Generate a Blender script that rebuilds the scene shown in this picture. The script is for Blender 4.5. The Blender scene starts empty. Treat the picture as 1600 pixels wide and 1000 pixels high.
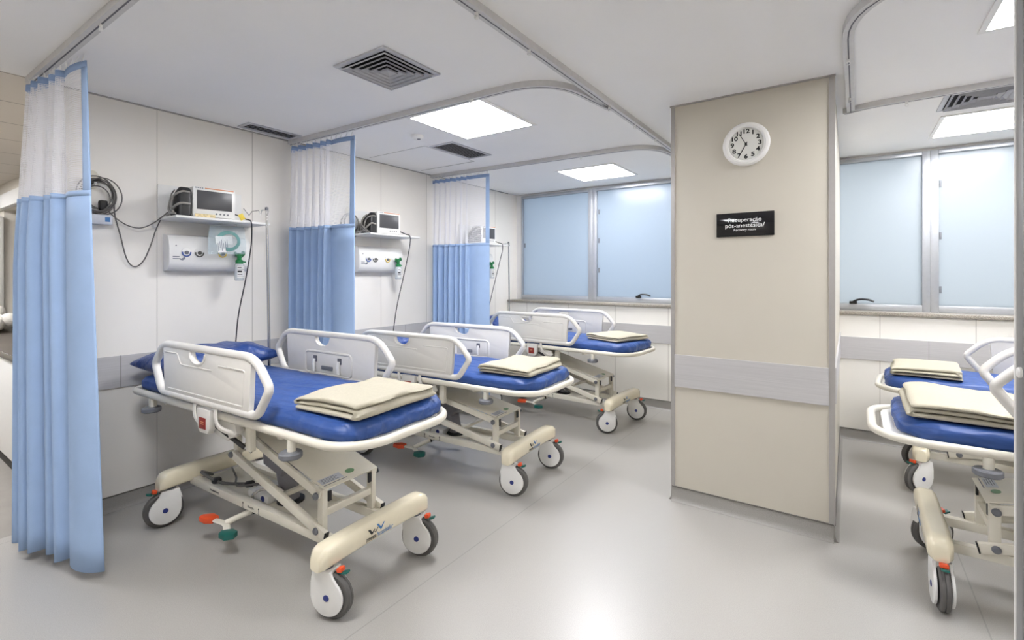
import bpy, bmesh, math, random
from mathutils import Vector, Matrix, noise
random.seed(7)
PI = math.pi
sc = bpy.context.scene
COL = sc.collection

# ------------------------------------------------------------------ camera, world, exposure
CEIL = 2.6
cam_d = bpy.data.cameras.new('camera')
cam = bpy.data.objects.new('camera', cam_d)
COL.objects.link(cam)
sc.camera = cam
cam.location = (0, 0, 1.481)
cam.rotation_euler = (PI / 2, 0, math.atan(525 / 755))
cam_d.sensor_fit = 'HORIZONTAL'
cam_d.sensor_width = 36.0
cam_d.lens = 755 / 1600 * 36
cam_d.shift_y = -(500 - 431) / 1600
cam_d.clip_start = 0.05

world = bpy.data.worlds.new('sky')
sc.world = world
world.use_nodes = True
wn = world.node_tree.nodes
wl = world.node_tree.links
bg = wn['Background']
tcw = wn.new('ShaderNodeTexCoord')
sepw = wn.new('ShaderNodeSeparateXYZ')
rampw = wn.new('ShaderNodeValToRGB')
rampw.color_ramp.elements[0].position = 0.0
rampw.color_ramp.elements[0].color = (0.95, 0.97, 1.0, 1)
rampw.color_ramp.elements[1].position = 0.8
rampw.color_ramp.elements[1].color = (0.90, 0.95, 1.0, 1)
wl.new(tcw.outputs['Generated'], sepw.inputs[0])
wl.new(sepw.outputs['Z'], rampw.inputs[0])
wl.new(rampw.outputs[0], bg.inputs['Color'])
bg.inputs['Strength'].default_value = 2.1

sc.view_settings.view_transform = 'Standard'
sc.view_settings.look = 'None'
sc.view_settings.exposure = 0.40
sc.view_settings.gamma = 1.0
sc.view_settings.use_curve_mapping = False
LAMP = 30.0

# ------------------------------------------------------------------ materials
def lin(c):
    return tuple(((v / 255) / 12.92 if v / 255 <= 0.04045 else ((v / 255 + 0.055) / 1.055) ** 2.4) for v in c)

def mat(name, rgb, rough=0.5, metal=0.0, nscale=40, namt=0.04, bump=0.0, bscale=200, bdist=0.01, stretch=None, coat=0.0, spec=0.5, crough=0.1):
    m = bpy.data.materials.new(name)
    m.use_nodes = True
    nt = m.node_tree
    b = nt.nodes['Principled BSDF']
    c = lin(rgb)
    tc = nt.nodes.new('ShaderNodeTexCoord')
    src = tc.outputs['Object']
    if stretch:
        mp = nt.nodes.new('ShaderNodeMapping')
        mp.inputs['Scale'].default_value = stretch
        nt.links.new(src, mp.inputs['Vector'])
        src = mp.outputs['Vector']
    nz = nt.nodes.new('ShaderNodeTexNoise')
    nz.inputs['Scale'].default_value = nscale
    nz.inputs['Detail'].default_value = 4
    nt.links.new(src, nz.inputs['Vector'])
    rp = nt.nodes.new('ShaderNodeValToRGB')
    rp.color_ramp.elements[0].position = 0.3
    rp.color_ramp.elements[1].position = 0.7
    rp.color_ramp.elements[0].color = (*[max(0, v * (1 - namt)) for v in c], 1)
    rp.color_ramp.elements[1].color = (*[min(1, v * (1 + namt)) for v in c], 1)
    nt.links.new(nz.outputs['Fac'], rp.inputs[0])
    nt.links.new(rp.outputs[0], b.inputs['Base Color'])
    b.inputs['Roughness'].default_value = rough
    b.inputs['Metallic'].default_value = metal
    b.inputs['Specular IOR Level'].default_value = spec
    if coat:
        b.inputs['Coat Weight'].default_value = coat
        b.inputs['Coat Roughness'].default_value = crough
    if bump:
        n2 = nt.nodes.new('ShaderNodeTexNoise')
        n2.inputs['Scale'].default_value = bscale
        n2.inputs['Detail'].default_value = 3
        nt.links.new(src, n2.inputs['Vector'])
        bp = nt.nodes.new('ShaderNodeBump')
        bp.inputs['Strength'].default_value = bump
        bp.inputs['Distance'].default_value = bdist
        nt.links.new(n2.outputs['Fac'], bp.inputs['Height'])
        nt.links.new(bp.outputs[0], b.inputs['Normal'])
    return m

def seams(m, axis, offset, period, width, rgb, zband=None):
    """thin joint lines in a material at axis = offset + k * period"""
    nt = m.node_tree
    b = nt.nodes['Principled BSDF']
    old = b.inputs['Base Color'].links[0].from_socket
    geo = nt.nodes.new('ShaderNodeNewGeometry')
    sp = nt.nodes.new('ShaderNodeSeparateXYZ')
    nt.links.new(geo.outputs['Position'], sp.inputs[0])
    def mth(op, a, bb=None):
        n = nt.nodes.new('ShaderNodeMath')
        n.operation = op
        for i, v in enumerate((a, bb)):
            if v is None:
                continue
            if isinstance(v, (int, float)):
                n.inputs[i].default_value = v
            else:
                nt.links.new(v, n.inputs[i])
        return n.outputs[0]
    t = mth('SUBTRACT', sp.outputs[axis], offset - width / 2)
    t = mth('FLOORED_MODULO', t, period)
    t = mth('LESS_THAN', t, width)
    mx = nt.nodes.new('ShaderNodeMixRGB')
    nt.links.new(t, mx.inputs[0])
    nt.links.new(old, mx.inputs[1])
    mx.inputs[2].default_value = (*lin(rgb), 1)
    nt.links.new(mx.outputs[0], b.inputs['Base Color'])
    return m

def emit(name, rgb, strength):
    m = bpy.data.materials.new(name)
    m.use_nodes = True
    nt = m.node_tree
    nt.nodes.remove(nt.nodes['Principled BSDF'])
    e = nt.nodes.new('ShaderNodeEmission')
    e.inputs[0].default_value = (*lin(rgb), 1)
    e.inputs[1].default_value = strength
    nt.links.new(e.outputs[0], nt.nodes['Material Output'].inputs[0])
    return m

def frosted(name, rgb):
    m = bpy.data.materials.new(name)
    m.use_nodes = True
    nt = m.node_tree
    nt.nodes.remove(nt.nodes['Principled BSDF'])
    tr = nt.nodes.new('ShaderNodeBsdfTranslucent')
    tr.inputs[0].default_value = (*lin(rgb), 1)
    df = nt.nodes.new('ShaderNodeBsdfDiffuse')
    df.inputs[0].default_value = (*lin(rgb), 1)
    gl = nt.nodes.new('ShaderNodeBsdfGlossy')
    gl.inputs['Roughness'].default_value = 0.25
    mx = nt.nodes.new('ShaderNodeMixShader')
    mx.inputs[0].default_value = 0.25
    mx2 = nt.nodes.new('ShaderNodeMixShader')
    mx2.inputs[0].default_value = 0.04
    nt.links.new(tr.outputs[0], mx.inputs[1])
    nt.links.new(df.outputs[0], mx.inputs[2])
    nt.links.new(mx.outputs[0], mx2.inputs[1])
    nt.links.new(gl.outputs[0], mx2.inputs[2])
    nt.links.new(mx2.outputs[0], nt.nodes['Material Output'].inputs[0])
    return m

def clearfilm(name, rgb, amount):
    m = bpy.data.materials.new(name)
    m.use_nodes = True
    nt = m.node_tree
    b = nt.nodes['Principled BSDF']
    b.inputs['Base Color'].default_value = (*lin(rgb), 1)
    b.inputs['Roughness'].default_value = 0.15
    tp = nt.nodes.new('ShaderNodeBsdfTransparent')
    nz = nt.nodes.new('ShaderNodeTexNoise')
    nz.inputs['Scale'].default_value = 25
    rp = nt.nodes.new('ShaderNodeMapRange')
    rp.inputs['To Min'].default_value = amount * 0.5
    rp.inputs['To Max'].default_value = amount * 1.5
    mx = nt.nodes.new('ShaderNodeMixShader')
    nt.links.new(nz.outputs['Fac'], rp.inputs['Value'])
    nt.links.new(rp.outputs[0], mx.inputs[0])
    nt.links.new(tp.outputs[0], mx.inputs[1])
    nt.links.new(b.outputs[0], mx.inputs[2])
    nt.links.new(mx.outputs[0], nt.nodes['Material Output'].inputs[0])
    return m

def netting(name, rgb):
    """woven net with open cells, driven by the curtain's own UV lengths in metres"""
    m = bpy.data.materials.new(name)
    m.use_nodes = True
    nt = m.node_tree
    b = nt.nodes['Principled BSDF']
    b.inputs['Base Color'].default_value = (*lin(rgb), 1)
    b.inputs['Roughness'].default_value = 0.8
    tp = nt.nodes.new('ShaderNodeBsdfTransparent')
    uv = nt.nodes.new('ShaderNodeUVMap')
    sp = nt.nodes.new('ShaderNodeSeparateXYZ')
    nt.links.new(uv.outputs[0], sp.inputs[0])
    def mth(op, a, bb=None):
        n = nt.nodes.new('ShaderNodeMath')
        n.operation = op
        for i, v in enumerate((a, bb)):
            if v is None:
                continue
            if isinstance(v, (int, float)):
                n.inputs[i].default_value = v
            else:
                nt.links.new(v, n.inputs[i])
        return n.outputs[0]
    su = mth('SINE', mth('MULTIPLY', sp.outputs['X'], 2 * PI / 0.014))
    sv = mth('SINE', mth('MULTIPLY', sp.outputs['Y'], 2 * PI / 0.019))
    f = mth('ABSOLUTE', mth('MULTIPLY', su, sv))
    hole = mth('GREATER_THAN', f, 0.40)
    tl = nt.nodes.new('ShaderNodeBsdfTranslucent')
    tl.inputs[0].default_value = (*lin(rgb), 1)
    m0 = nt.nodes.new('ShaderNodeMixShader')
    m0.inputs[0].default_value = 0.35
    nt.links.new(b.outputs[0], m0.inputs[1])
    nt.links.new(tl.outputs[0], m0.inputs[2])
    mx = nt.nodes.new('ShaderNodeMixShader')
    nt.links.new(hole, mx.inputs[0])
    nt.links.new(m0.outputs[0], mx.inputs[1])
    nt.links.new(tp.outputs[0], mx.inputs[2])
    nt.links.new(mx.outputs[0], nt.nodes['Material Output'].inputs[0])
    return m

M = {}
M['wall'] = seams(mat('wall_panel', (236, 232, 225), 0.45, nscale=3, namt=0.015), 'Y', 1.30, 0.63, 0.0045, (176, 170, 162))
M['wall_x'] = seams(mat('wall_panel_back', (238, 235, 228), 0.45, nscale=3, namt=0.015), 'X', 0.232, 0.62, 0.0045, (184, 178, 170))
M['wall_plain'] = mat('wall_plain', (222, 216, 205), 0.5, nscale=3, namt=0.015)
M['pillar'] = mat('pillar_laminate', (198, 192, 179), 0.45, nscale=3, namt=0.012)
M['rail'] = mat('brushed_rail_laminate', (186, 184, 184), 0.4, nscale=60, namt=0.06, stretch=(0.05, 0.05, 3))
M['ceil'] = mat('ceiling_paint', (244, 243, 242), 0.6, nscale=2, namt=0.01)
M['ceil_tile'] = seams(mat('ceiling_tile', (214, 207, 198), 0.7, nscale=2, namt=0.01), 'X', -4.43, 0.62, 0.012, (150, 143, 135))
M['floor'] = seams(mat('vinyl_floor', (168, 165, 160), 0.30, nscale=300, namt=0.13, bump=0.015, bscale=90, coat=0.35, crough=0.38), 'X', -1.68, 2.16, 0.006, (150, 147, 142))
M['cove'] = mat('vinyl_cove', (152, 149, 144), 0.4, nscale=300, namt=0.13)
M['alu'] = mat('anodised_aluminium', (182, 185, 190), 0.35, metal=0.6, namt=0.02)
M['trim_grey'] = mat('grey_corner_trim', (168, 165, 162), 0.35, metal=0.4, namt=0.02)
M['dark_line'] = mat('dark_trim_line', (105, 102, 98), 0.5)
M['granite'] = mat('granite', (150, 143, 133), 0.3, nscale=160, namt=0.55)
M['pane_blue'] = frosted('frosted_pane_blue', (180, 190, 200))
M['pane_white'] = frosted('frosted_pane_white', (192, 198, 202))
M['black'] = mat('black_plastic', (26, 26, 28), 0.4)
M['steel'] = mat('stainless_steel', (190, 190, 190), 0.25, metal=1.0, namt=0.02)
M['steel_door'] = mat('brushed_door_metal', (150, 150, 152), 0.4, metal=0.7, nscale=60, namt=0.05, stretch=(3, 3, 0.05))
M['white'] = mat('white_plastic', (232, 231, 228), 0.35, namt=0.01)
M['offwhite'] = mat('offwhite_plastic', (218, 215, 209), 0.38, namt=0.01)
M['cream'] = mat('cream_enamel', (224, 219, 205), 0.3, namt=0.012)
M['cream_gloss'] = mat('cream_moulded_cover', (228, 219, 194), 0.25, namt=0.012, coat=0.3)
M['blue'] = mat('royal_blue_sheet', (44, 78, 144), 0.45, nscale=14, namt=0.08, bump=0.9, bscale=6, bdist=0.03, stretch=(0.7, 1.8, 1.5))
M['blue_pillow'] = mat('royal_blue_pillowcase', (40, 70, 134), 0.4, nscale=10, namt=0.08, bump=0.9, bscale=7, bdist=0.05)
M['fleece'] = mat('cream_fleece', (190, 184, 166), 0.95, nscale=90, namt=0.04, bump=0.5, bscale=300, spec=0.1)
M['curtain'] = mat('blue_curtain_cloth', (163, 188, 224), 0.75, nscale=8, namt=0.03, bump=0.06, bscale=300, spec=0.2)
M['curtain_edge'] = mat('blue_curtain_band', (148, 172, 210), 0.75, nscale=8, namt=0.03, spec=0.2)
M['net'] = netting('white_curtain_net', (242, 241, 244))
M['tyre'] = mat('grey_tyre_rubber', (92, 90, 88), 0.6)
M['grey'] = mat('grey_plastic', (112, 114, 120), 0.5)
M['dgrey'] = mat('dark_grey_plastic', (96, 96, 104), 0.5)
M['rubber'] = mat('black_rubber', (30, 29, 29), 0.6)
M['orange'] = mat('orange_pedal', (224, 82, 40), 0.4)
M['green'] = mat('dark_green_pedal', (20, 96, 88), 0.4)
M['red'] = mat('red_label', (140, 46, 38), 0.4)
M['hub'] = mat('navy_hub_cap', (34, 48, 120), 0.35)
M['ink'] = mat('black_lettering', (24, 24, 26), 0.6)
M['ink_blue'] = mat('blue_lettering', (66, 120, 176), 0.6)
M['ink_white'] = mat('white_lettering', (240, 240, 240), 0.6)
M['ink_grey'] = mat('grey_lettering', (120, 124, 134), 0.6)
M['sticker'] = mat('silver_sticker', (196, 200, 208), 0.5)
M['leaf'] = mat('green_leaf_mark', (110, 150, 110), 0.5)
M['sign'] = mat('black_acrylic', (20, 20, 24), 0.08, namt=0.02)
M['clockface'] = mat('clock_dial', (226, 226, 220), 0.4, namt=0.01)
M['screen'] = mat('monitor_screen', (74, 74, 77), 0.35, namt=0.02)
M['salmon'] = mat('salmon_strip', (222, 160, 120), 0.5)
M['gas_blue'] = mat('outlet_ring_blue', (70, 100, 170), 0.4)
M['gas_grey'] = mat('outlet_ring_grey', (84, 84, 80), 0.4)
M['gas_yellow'] = mat('outlet_ring_yellow', (224, 196, 96), 0.4)
M['gas_green'] = mat('outlet_ring_green', (30, 120, 66), 0.4)
M['mask'] = mat('green_tubing', (36, 140, 124), 0.4)
M['cable'] = mat('grey_cable', (98, 95, 92), 0.5)
M['hose'] = mat('pale_grey_hose', (148, 145, 139), 0.5)
M['yellow'] = mat('yellow_tag', (232, 206, 70), 0.5)
M['peach'] = mat('printed_card', (214, 196, 150), 0.6, nscale=60, namt=0.4)
M['film'] = clearfilm('clear_bag_film', (210, 230, 238), 0.24)
M['bottle'] = clearfilm('clear_bottle_plastic', (226, 232, 236), 0.65)
M['vent'] = mat('vent_aluminium', (190, 191, 196), 0.4)
M['rail_grey'] = mat('grey_rail_aluminium', (206, 205, 205), 0.5)
M['sleeve'] = mat('grey_sleeve_plastic', (122, 121, 128), 0.45)
M['vent_dark'] = mat('duct_interior', (40, 40, 44), 0.8)
M['lamp'] = emit('lamp_diffuser', (252, 252, 255), LAMP)
M['dark_wood'] = mat('dark_counter_stone', (84, 76, 68), 0.4, namt=0.1)
M['tile'] = mat('tile_floor', (150, 145, 138), 0.4, nscale=8, namt=0.06)
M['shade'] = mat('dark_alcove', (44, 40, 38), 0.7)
M['towel'] = mat('white_towelling', (240, 236, 228), 0.95, bump=0.8, bscale=140)

# ------------------------------------------------------------------ mesh helpers
def fillet(pts, r, n=5, closed=False):
    pts = [Vector(p) for p in pts]
    out = []
    N = len(pts)
    for i, p in enumerate(pts):
        if not closed and i in (0, N - 1):
            out.append(p)
            continue
        a, b = pts[(i - 1) % N], pts[(i + 1) % N]
        rr = r[i] if isinstance(r, (list, tuple)) else r
        da, db = (a - p), (b - p)
        ra = min(rr, da.length * 0.48)
        rb = min(rr, db.length * 0.48)
        rr = min(ra, rb)
        A, B = p + da.normalized() * rr, p + db.normalized() * rr
        for k in range(n + 1):
            t = k / n
            out.append((1 - t) ** 2 * A + 2 * t * (1 - t) * p + t * t * B)
    return out

def smooth_path(pts, n=8):
    P = [Vector(p) for p in pts]
    P = [P[0] * 2 - P[1]] + P + [P[-1] * 2 - P[-2]]
    out = []
    for i in range(1, len(P) - 2):
        a, b, c, d = P[i - 1:i + 3]
        for k in range(n):
            t = k / n
            out.append(0.5 * ((2 * b) + (c - a) * t + (2 * a - 5 * b + 4 * c - d) * t * t + (3 * b - a - 3 * c + d) * t ** 3))
    out.append(P[-2])
    return out

class MB:
    def __init__(self):
        self.bm = bmesh.new()
        self.mi = 0
        self.uv = None

    def face(self, vs):
        try:
            f = self.bm.faces.new(vs)
            f.material_index = self.mi
            f.smooth = True
            return f
        except ValueError:
            return None

    def _bev(self, faces, bev, seg=2):
        if bev <= 0:
            return
        es = list({e for f in faces if f for e in f.edges})
        r = bmesh.ops.bevel(self.bm, geom=es, offset=bev, segments=seg, profile=0.5, affect='EDGES', clamp_overlap=True)
        for f in r['faces']:
            f.smooth = True
            f.material_index = self.mi

    def box(self, x0, x1, y0, y1, z0, z1, bev=0.0, mtx=None, seg=2):
        c = [(x0, y0, z0), (x1, y0, z0), (x1, y1, z0), (x0, y1, z0), (x0, y0, z1), (x1, y0, z1), (x1, y1, z1), (x0, y1, z1)]
        v = [self.bm.verts.new(mtx @ Vector(p) if mtx else p) for p in c]
        fs = [self.face([v[i] for i in q]) for q in ((0, 3, 2, 1), (4, 5, 6, 7), (0, 1, 5, 4), (1, 2, 6, 5), (2, 3, 7, 6), (3, 0, 4, 7))]
        self._bev(fs, bev, seg)
        return self

    def bar(self, p0, p1, w, hgt, bev=0.0, up=(0, 0, 1)):
        """rectangular bar between two points; w across, hgt along up"""
        p0, p1 = Vector(p0), Vector(p1)
        d = (p1 - p0)
        L = d.length
        x = d.normalized()
        y = Vector(up).cross(x)
        if y.length < 1e-5:
            y = Vector((0, 1, 0))
        y.normalize()
        z = x.cross(y)
        m = Matrix(((x.x, y.x, z.x, p0.x), (x.y, y.y, z.y, p0.y), (x.z, y.z, z.z, p0.z), (0, 0, 0, 1)))
        return self.box(0, L, -w / 2, w / 2, -hgt / 2, hgt / 2, bev, m)

    def tube(self, pts, r, seg=10, closed=False, flat=1.0, flat_axis=None):
        P = [Vector(p) for p in pts]
        n = len(P)
        rings = []
        prev = None
        for i in range(n):
            if closed:
                t = (P[(i + 1) % n] - P[(i - 1) % n])
            else:
                t = P[min(i + 1, n - 1)] - P[max(i - 1, 0)]
            if t.length < 1e-9:
                t = Vector((0, 0, 1))
            t.normalize()
            if prev is None:
                up = Vector((0, 0, 1)) if abs(t.z) < 0.9 else Vector((1, 0, 0))
                nrm = (up - t * up.dot(t)).normalized()
            else:
                nrm = prev - t * prev.dot(t)
                if nrm.length < 1e-6:
                    nrm = t.orthogonal()
                nrm.normalize()
            prev = nrm
            bn = t.cross(nrm)
            rr = r[i] if isinstance(r, (list, tuple)) else r
            ring = []
            for k in range(seg):
                a = 2 * PI * k / seg
                off = nrm * math.cos(a) * rr + bn * math.sin(a) * rr
                if flat_axis is not None:
                    fa = Vector(flat_axis)
                    off -= fa * off.dot(fa) * (1 - flat)
                ring.append(self.bm.verts.new(P[i] + off))
            rings.append(ring)
        m = n if closed else n - 1
        for i in range(m):
            a, b = rings[i], rings[(i + 1) % n]
            sh = 0
            if closed and i == n - 1:
                best = 1e9
                for s in range(seg):
                    q = sum((a[k].co - b[(k + s) % seg].co).length for k in range(seg))
                    if q < best:
                        best, sh = q, s
            for k in range(seg):
                self.face([a[k], a[(k + 1) % seg], b[(k + 1 + sh) % seg], b[(k + sh) % seg]])
        if not closed:
            self.face(list(reversed(rings[0])))
            self.face(rings[-1])
        return self

    def cyl(self, p0, p1, r, seg=16, bev=0.0, r1=None):
        p0, p1 = Vector(p0), Vector(p1)
        t = (p1 - p0).normalized()
        nrm = t.orthogonal().normalized()
        bn = t.cross(nrm)
        r1 = r if r1 is None else r1
        A = [self.bm.verts.new(p0 + (nrm * math.cos(2 * PI * k / seg) + bn * math.sin(2 * PI * k / seg)) * r) for k in range(seg)]
        B = [self.bm.verts.new(p1 + (nrm * math.cos(2 * PI * k / seg) + bn * math.sin(2 * PI * k / seg)) * r1) for k in range(seg)]
        for k in range(seg):
            self.face([A[k], A[(k + 1) % seg], B[(k + 1) % seg], B[k]])
        f0, f1 = self.face(list(reversed(A))), self.face(B)
        if bev:
            self._bev([f0, f1], bev)
        return self

    def lathe(self, prof, origin, axis, seg=24):
        """profile of (radius, distance along axis)"""
        o, ax = Vector(origin), Vector(axis).normalized()
        nrm = ax.orthogonal().normalized()
        bn = ax.cross(nrm)
        rings = []
        for r, d in prof:
            if r < 1e-6:
                rings.append([self.bm.verts.new(o + ax * d)])
            else:
                rings.append([self.bm.verts.new(o + ax * d + (nrm * math.cos(2 * PI * k / seg) + bn * math.sin(2 * PI * k / seg)) * r) for k in range(seg)])
        for a, b in zip(rings, rings[1:]):
            for k in range(seg):
                k2 = (k + 1) % seg
                if len(a) == 1 and len(b) == 1:
                    continue
                if len(a) == 1:
                    self.face([a[0], b[k2], b[k]])
                elif len(b) == 1:
                    self.face([a[k], a[k2], b[0]])
                else:
                    self.face([a[k], a[k2], b[k2], b[k]])
        return self

    def prism(self, pts, plane, lo, hi, bev=0.0, mtx=None, seg=2):
        def P(a, b, c):
            v = {'xy': (a, b, c), 'xz': (a, c, b), 'yz': (c, a, b)}[plane]
            return mtx @ Vector(v) if mtx else v
        A = [self.bm.verts.new(P(p[0], p[1], lo)) for p in pts]
        B = [self.bm.verts.new(P(p[0], p[1], hi)) for p in pts]
        n = len(pts)
        for k in range(n):
            self.face([A[k], A[(k + 1) % n], B[(k + 1) % n], B[k]])
        f0, f1 = self.face(list(reversed(A))), self.face(B)
        self._bev([f0, f1], bev, seg)
        return self

    def grid(self, fn, nu, nv, close_u=False):
        V = [[self.bm.verts.new(fn(i / nu, j / nv)) for j in range(nv + 1)] for i in range(nu + (0 if close_u else 1))]
        mu = nu
        for i in range(mu):
            for j in range(nv):
                i2 = (i + 1) % len(V)
                self.face([V[i][j], V[i2][j], V[i2][j + 1], V[i][j + 1]])
        return V

    def mesh(self, me, mtx):
        """add an existing mesh (lettering)"""
        vs = [self.bm.verts.new(mtx @ v.co) for v in me.vertices]
        for p in me.polygons:
            self.face([vs[i] for i in p.vertices])
        return self

    def build(self, name, mats, parent=None, sharp=35, recalc=True, loc=None):
        if recalc:
            bmesh.ops.recalc_face_normals(self.bm, faces=self.bm.faces)
        me = bpy.data.meshes.new(name)
        self.bm.to_mesh(me)
        self.bm.free()
        for m in (mats if isinstance(mats, (list, tuple)) else [mats]):
            me.materials.append(M[m] if isinstance(m, str) else m)
        if sharp is not None:
            me.set_sharp_from_angle(angle=math.radians(sharp))
        o = bpy.data.objects.new(name, me)
        COL.objects.link(o)
        if parent is not None:
            o.parent = parent
        if loc is not None:
            o.location = loc
        return o

def tag(o, label=None, cat=None, group=None, kind=None):
    if label:
        o['label'] = label
    if cat:
        o['category'] = cat
    if group:
        o['group'] = group
    if kind:
        o['kind'] = kind
    return o

def thing(name, label, cat, loc=(0, 0, 0), rz=0.0, group=None):
    o = bpy.data.objects.new(name, None)
    COL.objects.link(o)
    o.location = loc
    o.rotation_euler = (0, 0, rz)
    o.empty_display_size = 0.1
    return tag(o, label, cat, group)

def struct(name, mb, mats, label=None, parent=None, sharp=35):
    o = mb.build(name, mats, parent, sharp)
    o['kind'] = 'structure'
    if label:
        o['label'] = label
        o['category'] = name.split('_')[0]
    return o

_txt = {}
def text_mesh(s, size, extrude=0.0006, align='CENTER', shear=0.0, xscale=1.0, fat=0.0):
    key = (s, size, extrude, align, shear, xscale, fat)
    if key in _txt:
        return _txt[key]
    cu = bpy.data.curves.new('lettering', 'FONT')
    cu.body = s
    cu.size = size
    cu.extrude = extrude
    cu.align_x = align
    cu.align_y = 'CENTER'
    cu.shear = shear
    cu.offset = fat
    cu.resolution_u = 3
    ob = bpy.data.objects.new('lettering', cu)
    COL.objects.link(ob)
    dg = bpy.context.evaluated_depsgraph_get()
    dg.update()
    me = bpy.data.meshes.new_from_object(ob.evaluated_get(dg))
    bpy.data.objects.remove(ob)
    if xscale != 1.0:
        for v in me.vertices:
            v.co.x *= xscale
    _txt[key] = me
    return me

def frame_mtx(o, xa, ya):
    xa, ya = Vector(xa).normalized(), Vector(ya).normalized()
    za = xa.cross(ya)
    return Matrix(((xa.x, ya.x, za.x, o[0]), (xa.y, ya.y, za.y, o[1]), (xa.z, ya.z, za.z, o[2]), (0, 0, 0, 1)))

# ------------------------------------------------------------------ room shell
XL, YB, YD = -3.8, 5.6, 5.36        # left wall, window plane, dado plane
XR, YN = 3.4, -3.2
PX0, PX1, PY = -0.955, -0.064, 3.23  # partition end
struct('floor', MB().box(XL - 0.12, XR, YN, YB + 0.2, -0.1, 0), 'floor')
struct('ceiling', MB().box(XL, XR, YN, YB + 0.2, CEIL, CEIL + 0.12), 'ceil')
struct('floor_side_room', MB().box(-10.5, XL - 0.12, YN, 1.55, -0.1, 0), 'tile')
struct('ceiling_side_room', MB().box(-10.5, XL, YN, 1.55, CEIL, CEIL + 0.12), 'ceil_tile')
struct('wall_left', MB().box(XL - 0.12, XL, 0.74, YB + 0.2, 0, CEIL), 'wall')
b = MB().box(XL, XR, YD, YB + 0.2, 0, 1.13)
struct('wall_back', b, 'wall_x')
b = MB().box(XL, XR, YB - 0.02, YB + 0.2, 2.575, CEIL)
b.box(XL, XL + 0.10, YB - 0.02, YB + 0.2, 1.13, 2.575)
struct('wall_back_header', b, 'ceil')
struct('wall_right', MB().box(XR, XR + 0.12, YN, YB + 0.2, 0, CEIL), 'wall_plain')
struct('wall_behind', MB().box(-10.5, XR, YN - 0.12, YN, 0, CEIL), 'wall_plain')
struct('wall_side_room', MB().box(-10.62, -10.5, YN, 1.55, 0, CEIL), 'wall_plain')

# partition between the two halves, its end faces the camera
struct('wall_partition', MB().box(PX0, PX1, PY, YB - 0.02, 0, CEIL), 'pillar')
b = MB()
b.box(PX0 - 0.006, PX0 + 0.018, PY - 0.006, PY + 0.02, 0.09, CEIL)
b.box(PX1 - 0.024, PX1 + 0.006, PY - 0.006, PY + 0.03, 0.09, CEIL)
struct('trim_1', b, 'trim_grey')
# brushed bumper rails on the walls
ZR0, ZR1 = 0.765, 0.965
struct('trim_2', MB().box(XL, XL + 0.012, 0.76, YD, ZR0 + 0.01, ZR1 + 0.01), seams(mat('rail_left', (190, 188, 188), 0.4, nscale=60, namt=0.06, stretch=(0.05, 0.05, 3)), 'Y', 1.1, 2.4, 0.004, (130, 128, 126)))
struct('trim_3', MB().box(PX0 + 0.018, PX1 - 0.024, PY - 0.010, PY, ZR0 - 0.01, ZR1), 'rail')
b = MB().box(PX1, PX1 + 0.010, PY + 0.02, YD, ZR0, ZR1)
struct('trim_4', b, 'rail')
struct('trim_5', MB().box(XL + 0.012, PX0, YD - 0.010, YD, ZR0 - 0.035, ZR1 - 0.035), 'rail')
struct('trim_6', MB().box(PX1 + 0.010, XR, YD - 0.010, YD, ZR0 - 0.035, ZR1 - 0.035), seams(mat('rail_back_right', (190, 188, 188), 0.4, nscale=60, namt=0.06, stretch=(0.05, 0.05, 3)), 'X', 0.56, 1.25, 0.004, (130, 128, 126)))
# coved vinyl skirting with a dark capping line
def skirting(name, p0, p1, nrm):
    b = MB()
    n = Vector((nrm[0], nrm[1], 0))
    prof = [(0.0, 0.0), (0.026, 0.001), (0.018, 0.005), (0.011, 0.014), (0.007, 0.032), (0.005, 0.09), (0.0, 0.09)]
    for (a, c), mi in ((prof, 0), )[0:0]:
        pass
    for end in (0,):
        A = [b.bm.verts.new(Vector((p0[0], p0[1], 0)) + n * d + Vector((0, 0, z))) for d, z in prof]
        B = [b.bm.verts.new(Vector((p1[0], p1[1], 0)) + n * d + Vector((0, 0, z))) for d, z in prof]
        for k in range(len(prof)):
            k2 = (k + 1) % len(prof)
            b.face([A[k], A[k2], B[k2], B[k]])
        b.face(A)
        b.face(list(reversed(B)))
    b.mi = 1
    q0, q1 = Vector((p0[0], p0[1], 0.095)), Vector((p1[0], p1[1], 0.095))
    b.bar(q0 + n * 0.004, q1 + n * 0.004, 0.008, 0.006)
    return struct(name, b, ['cove', 'dark_line'])
skirting('baseboard_left', (XL, 0.74), (XL, YD), (1, 0))
skirting('baseboard_back', (XL, YD), (PX0, YD), (0, -1))
skirting('baseboard_back_right', (PX1, YD), (XR, YD), (0, -1))
skirting('baseboard_partition', (PX0, PY), (PX1, PY), (0, -1))
skirting('baseboard_partition_right', (PX1, PY), (PX1, YD), (1, 0))
skirting('baseboard_partition_left', (PX0, PY), (PX0, YD), (-1, 0))
# granite window sill
struct('trim_7', MB().box(XL + 0.02, PX0, YD - 0.03, YB - 0.05, 1.13, 1.162, 0.004), 'granite')
struct('trim_8', MB().box(PX1, XR, YD - 0.03, YB - 0.05, 1.13, 1.162, 0.004), 'granite')

# shadow-gap strip between ceiling and panels
b = MB()
b.box(XL, XL + 0.010, 0.74, YD, CEIL - 0.008, CEIL)
b.box(PX0 - 0.012, PX1 + 0.008, PY - 0.012, PY, CEIL - 0.008, CEIL)
struct('trim_12', b, 'trim_grey')

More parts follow.
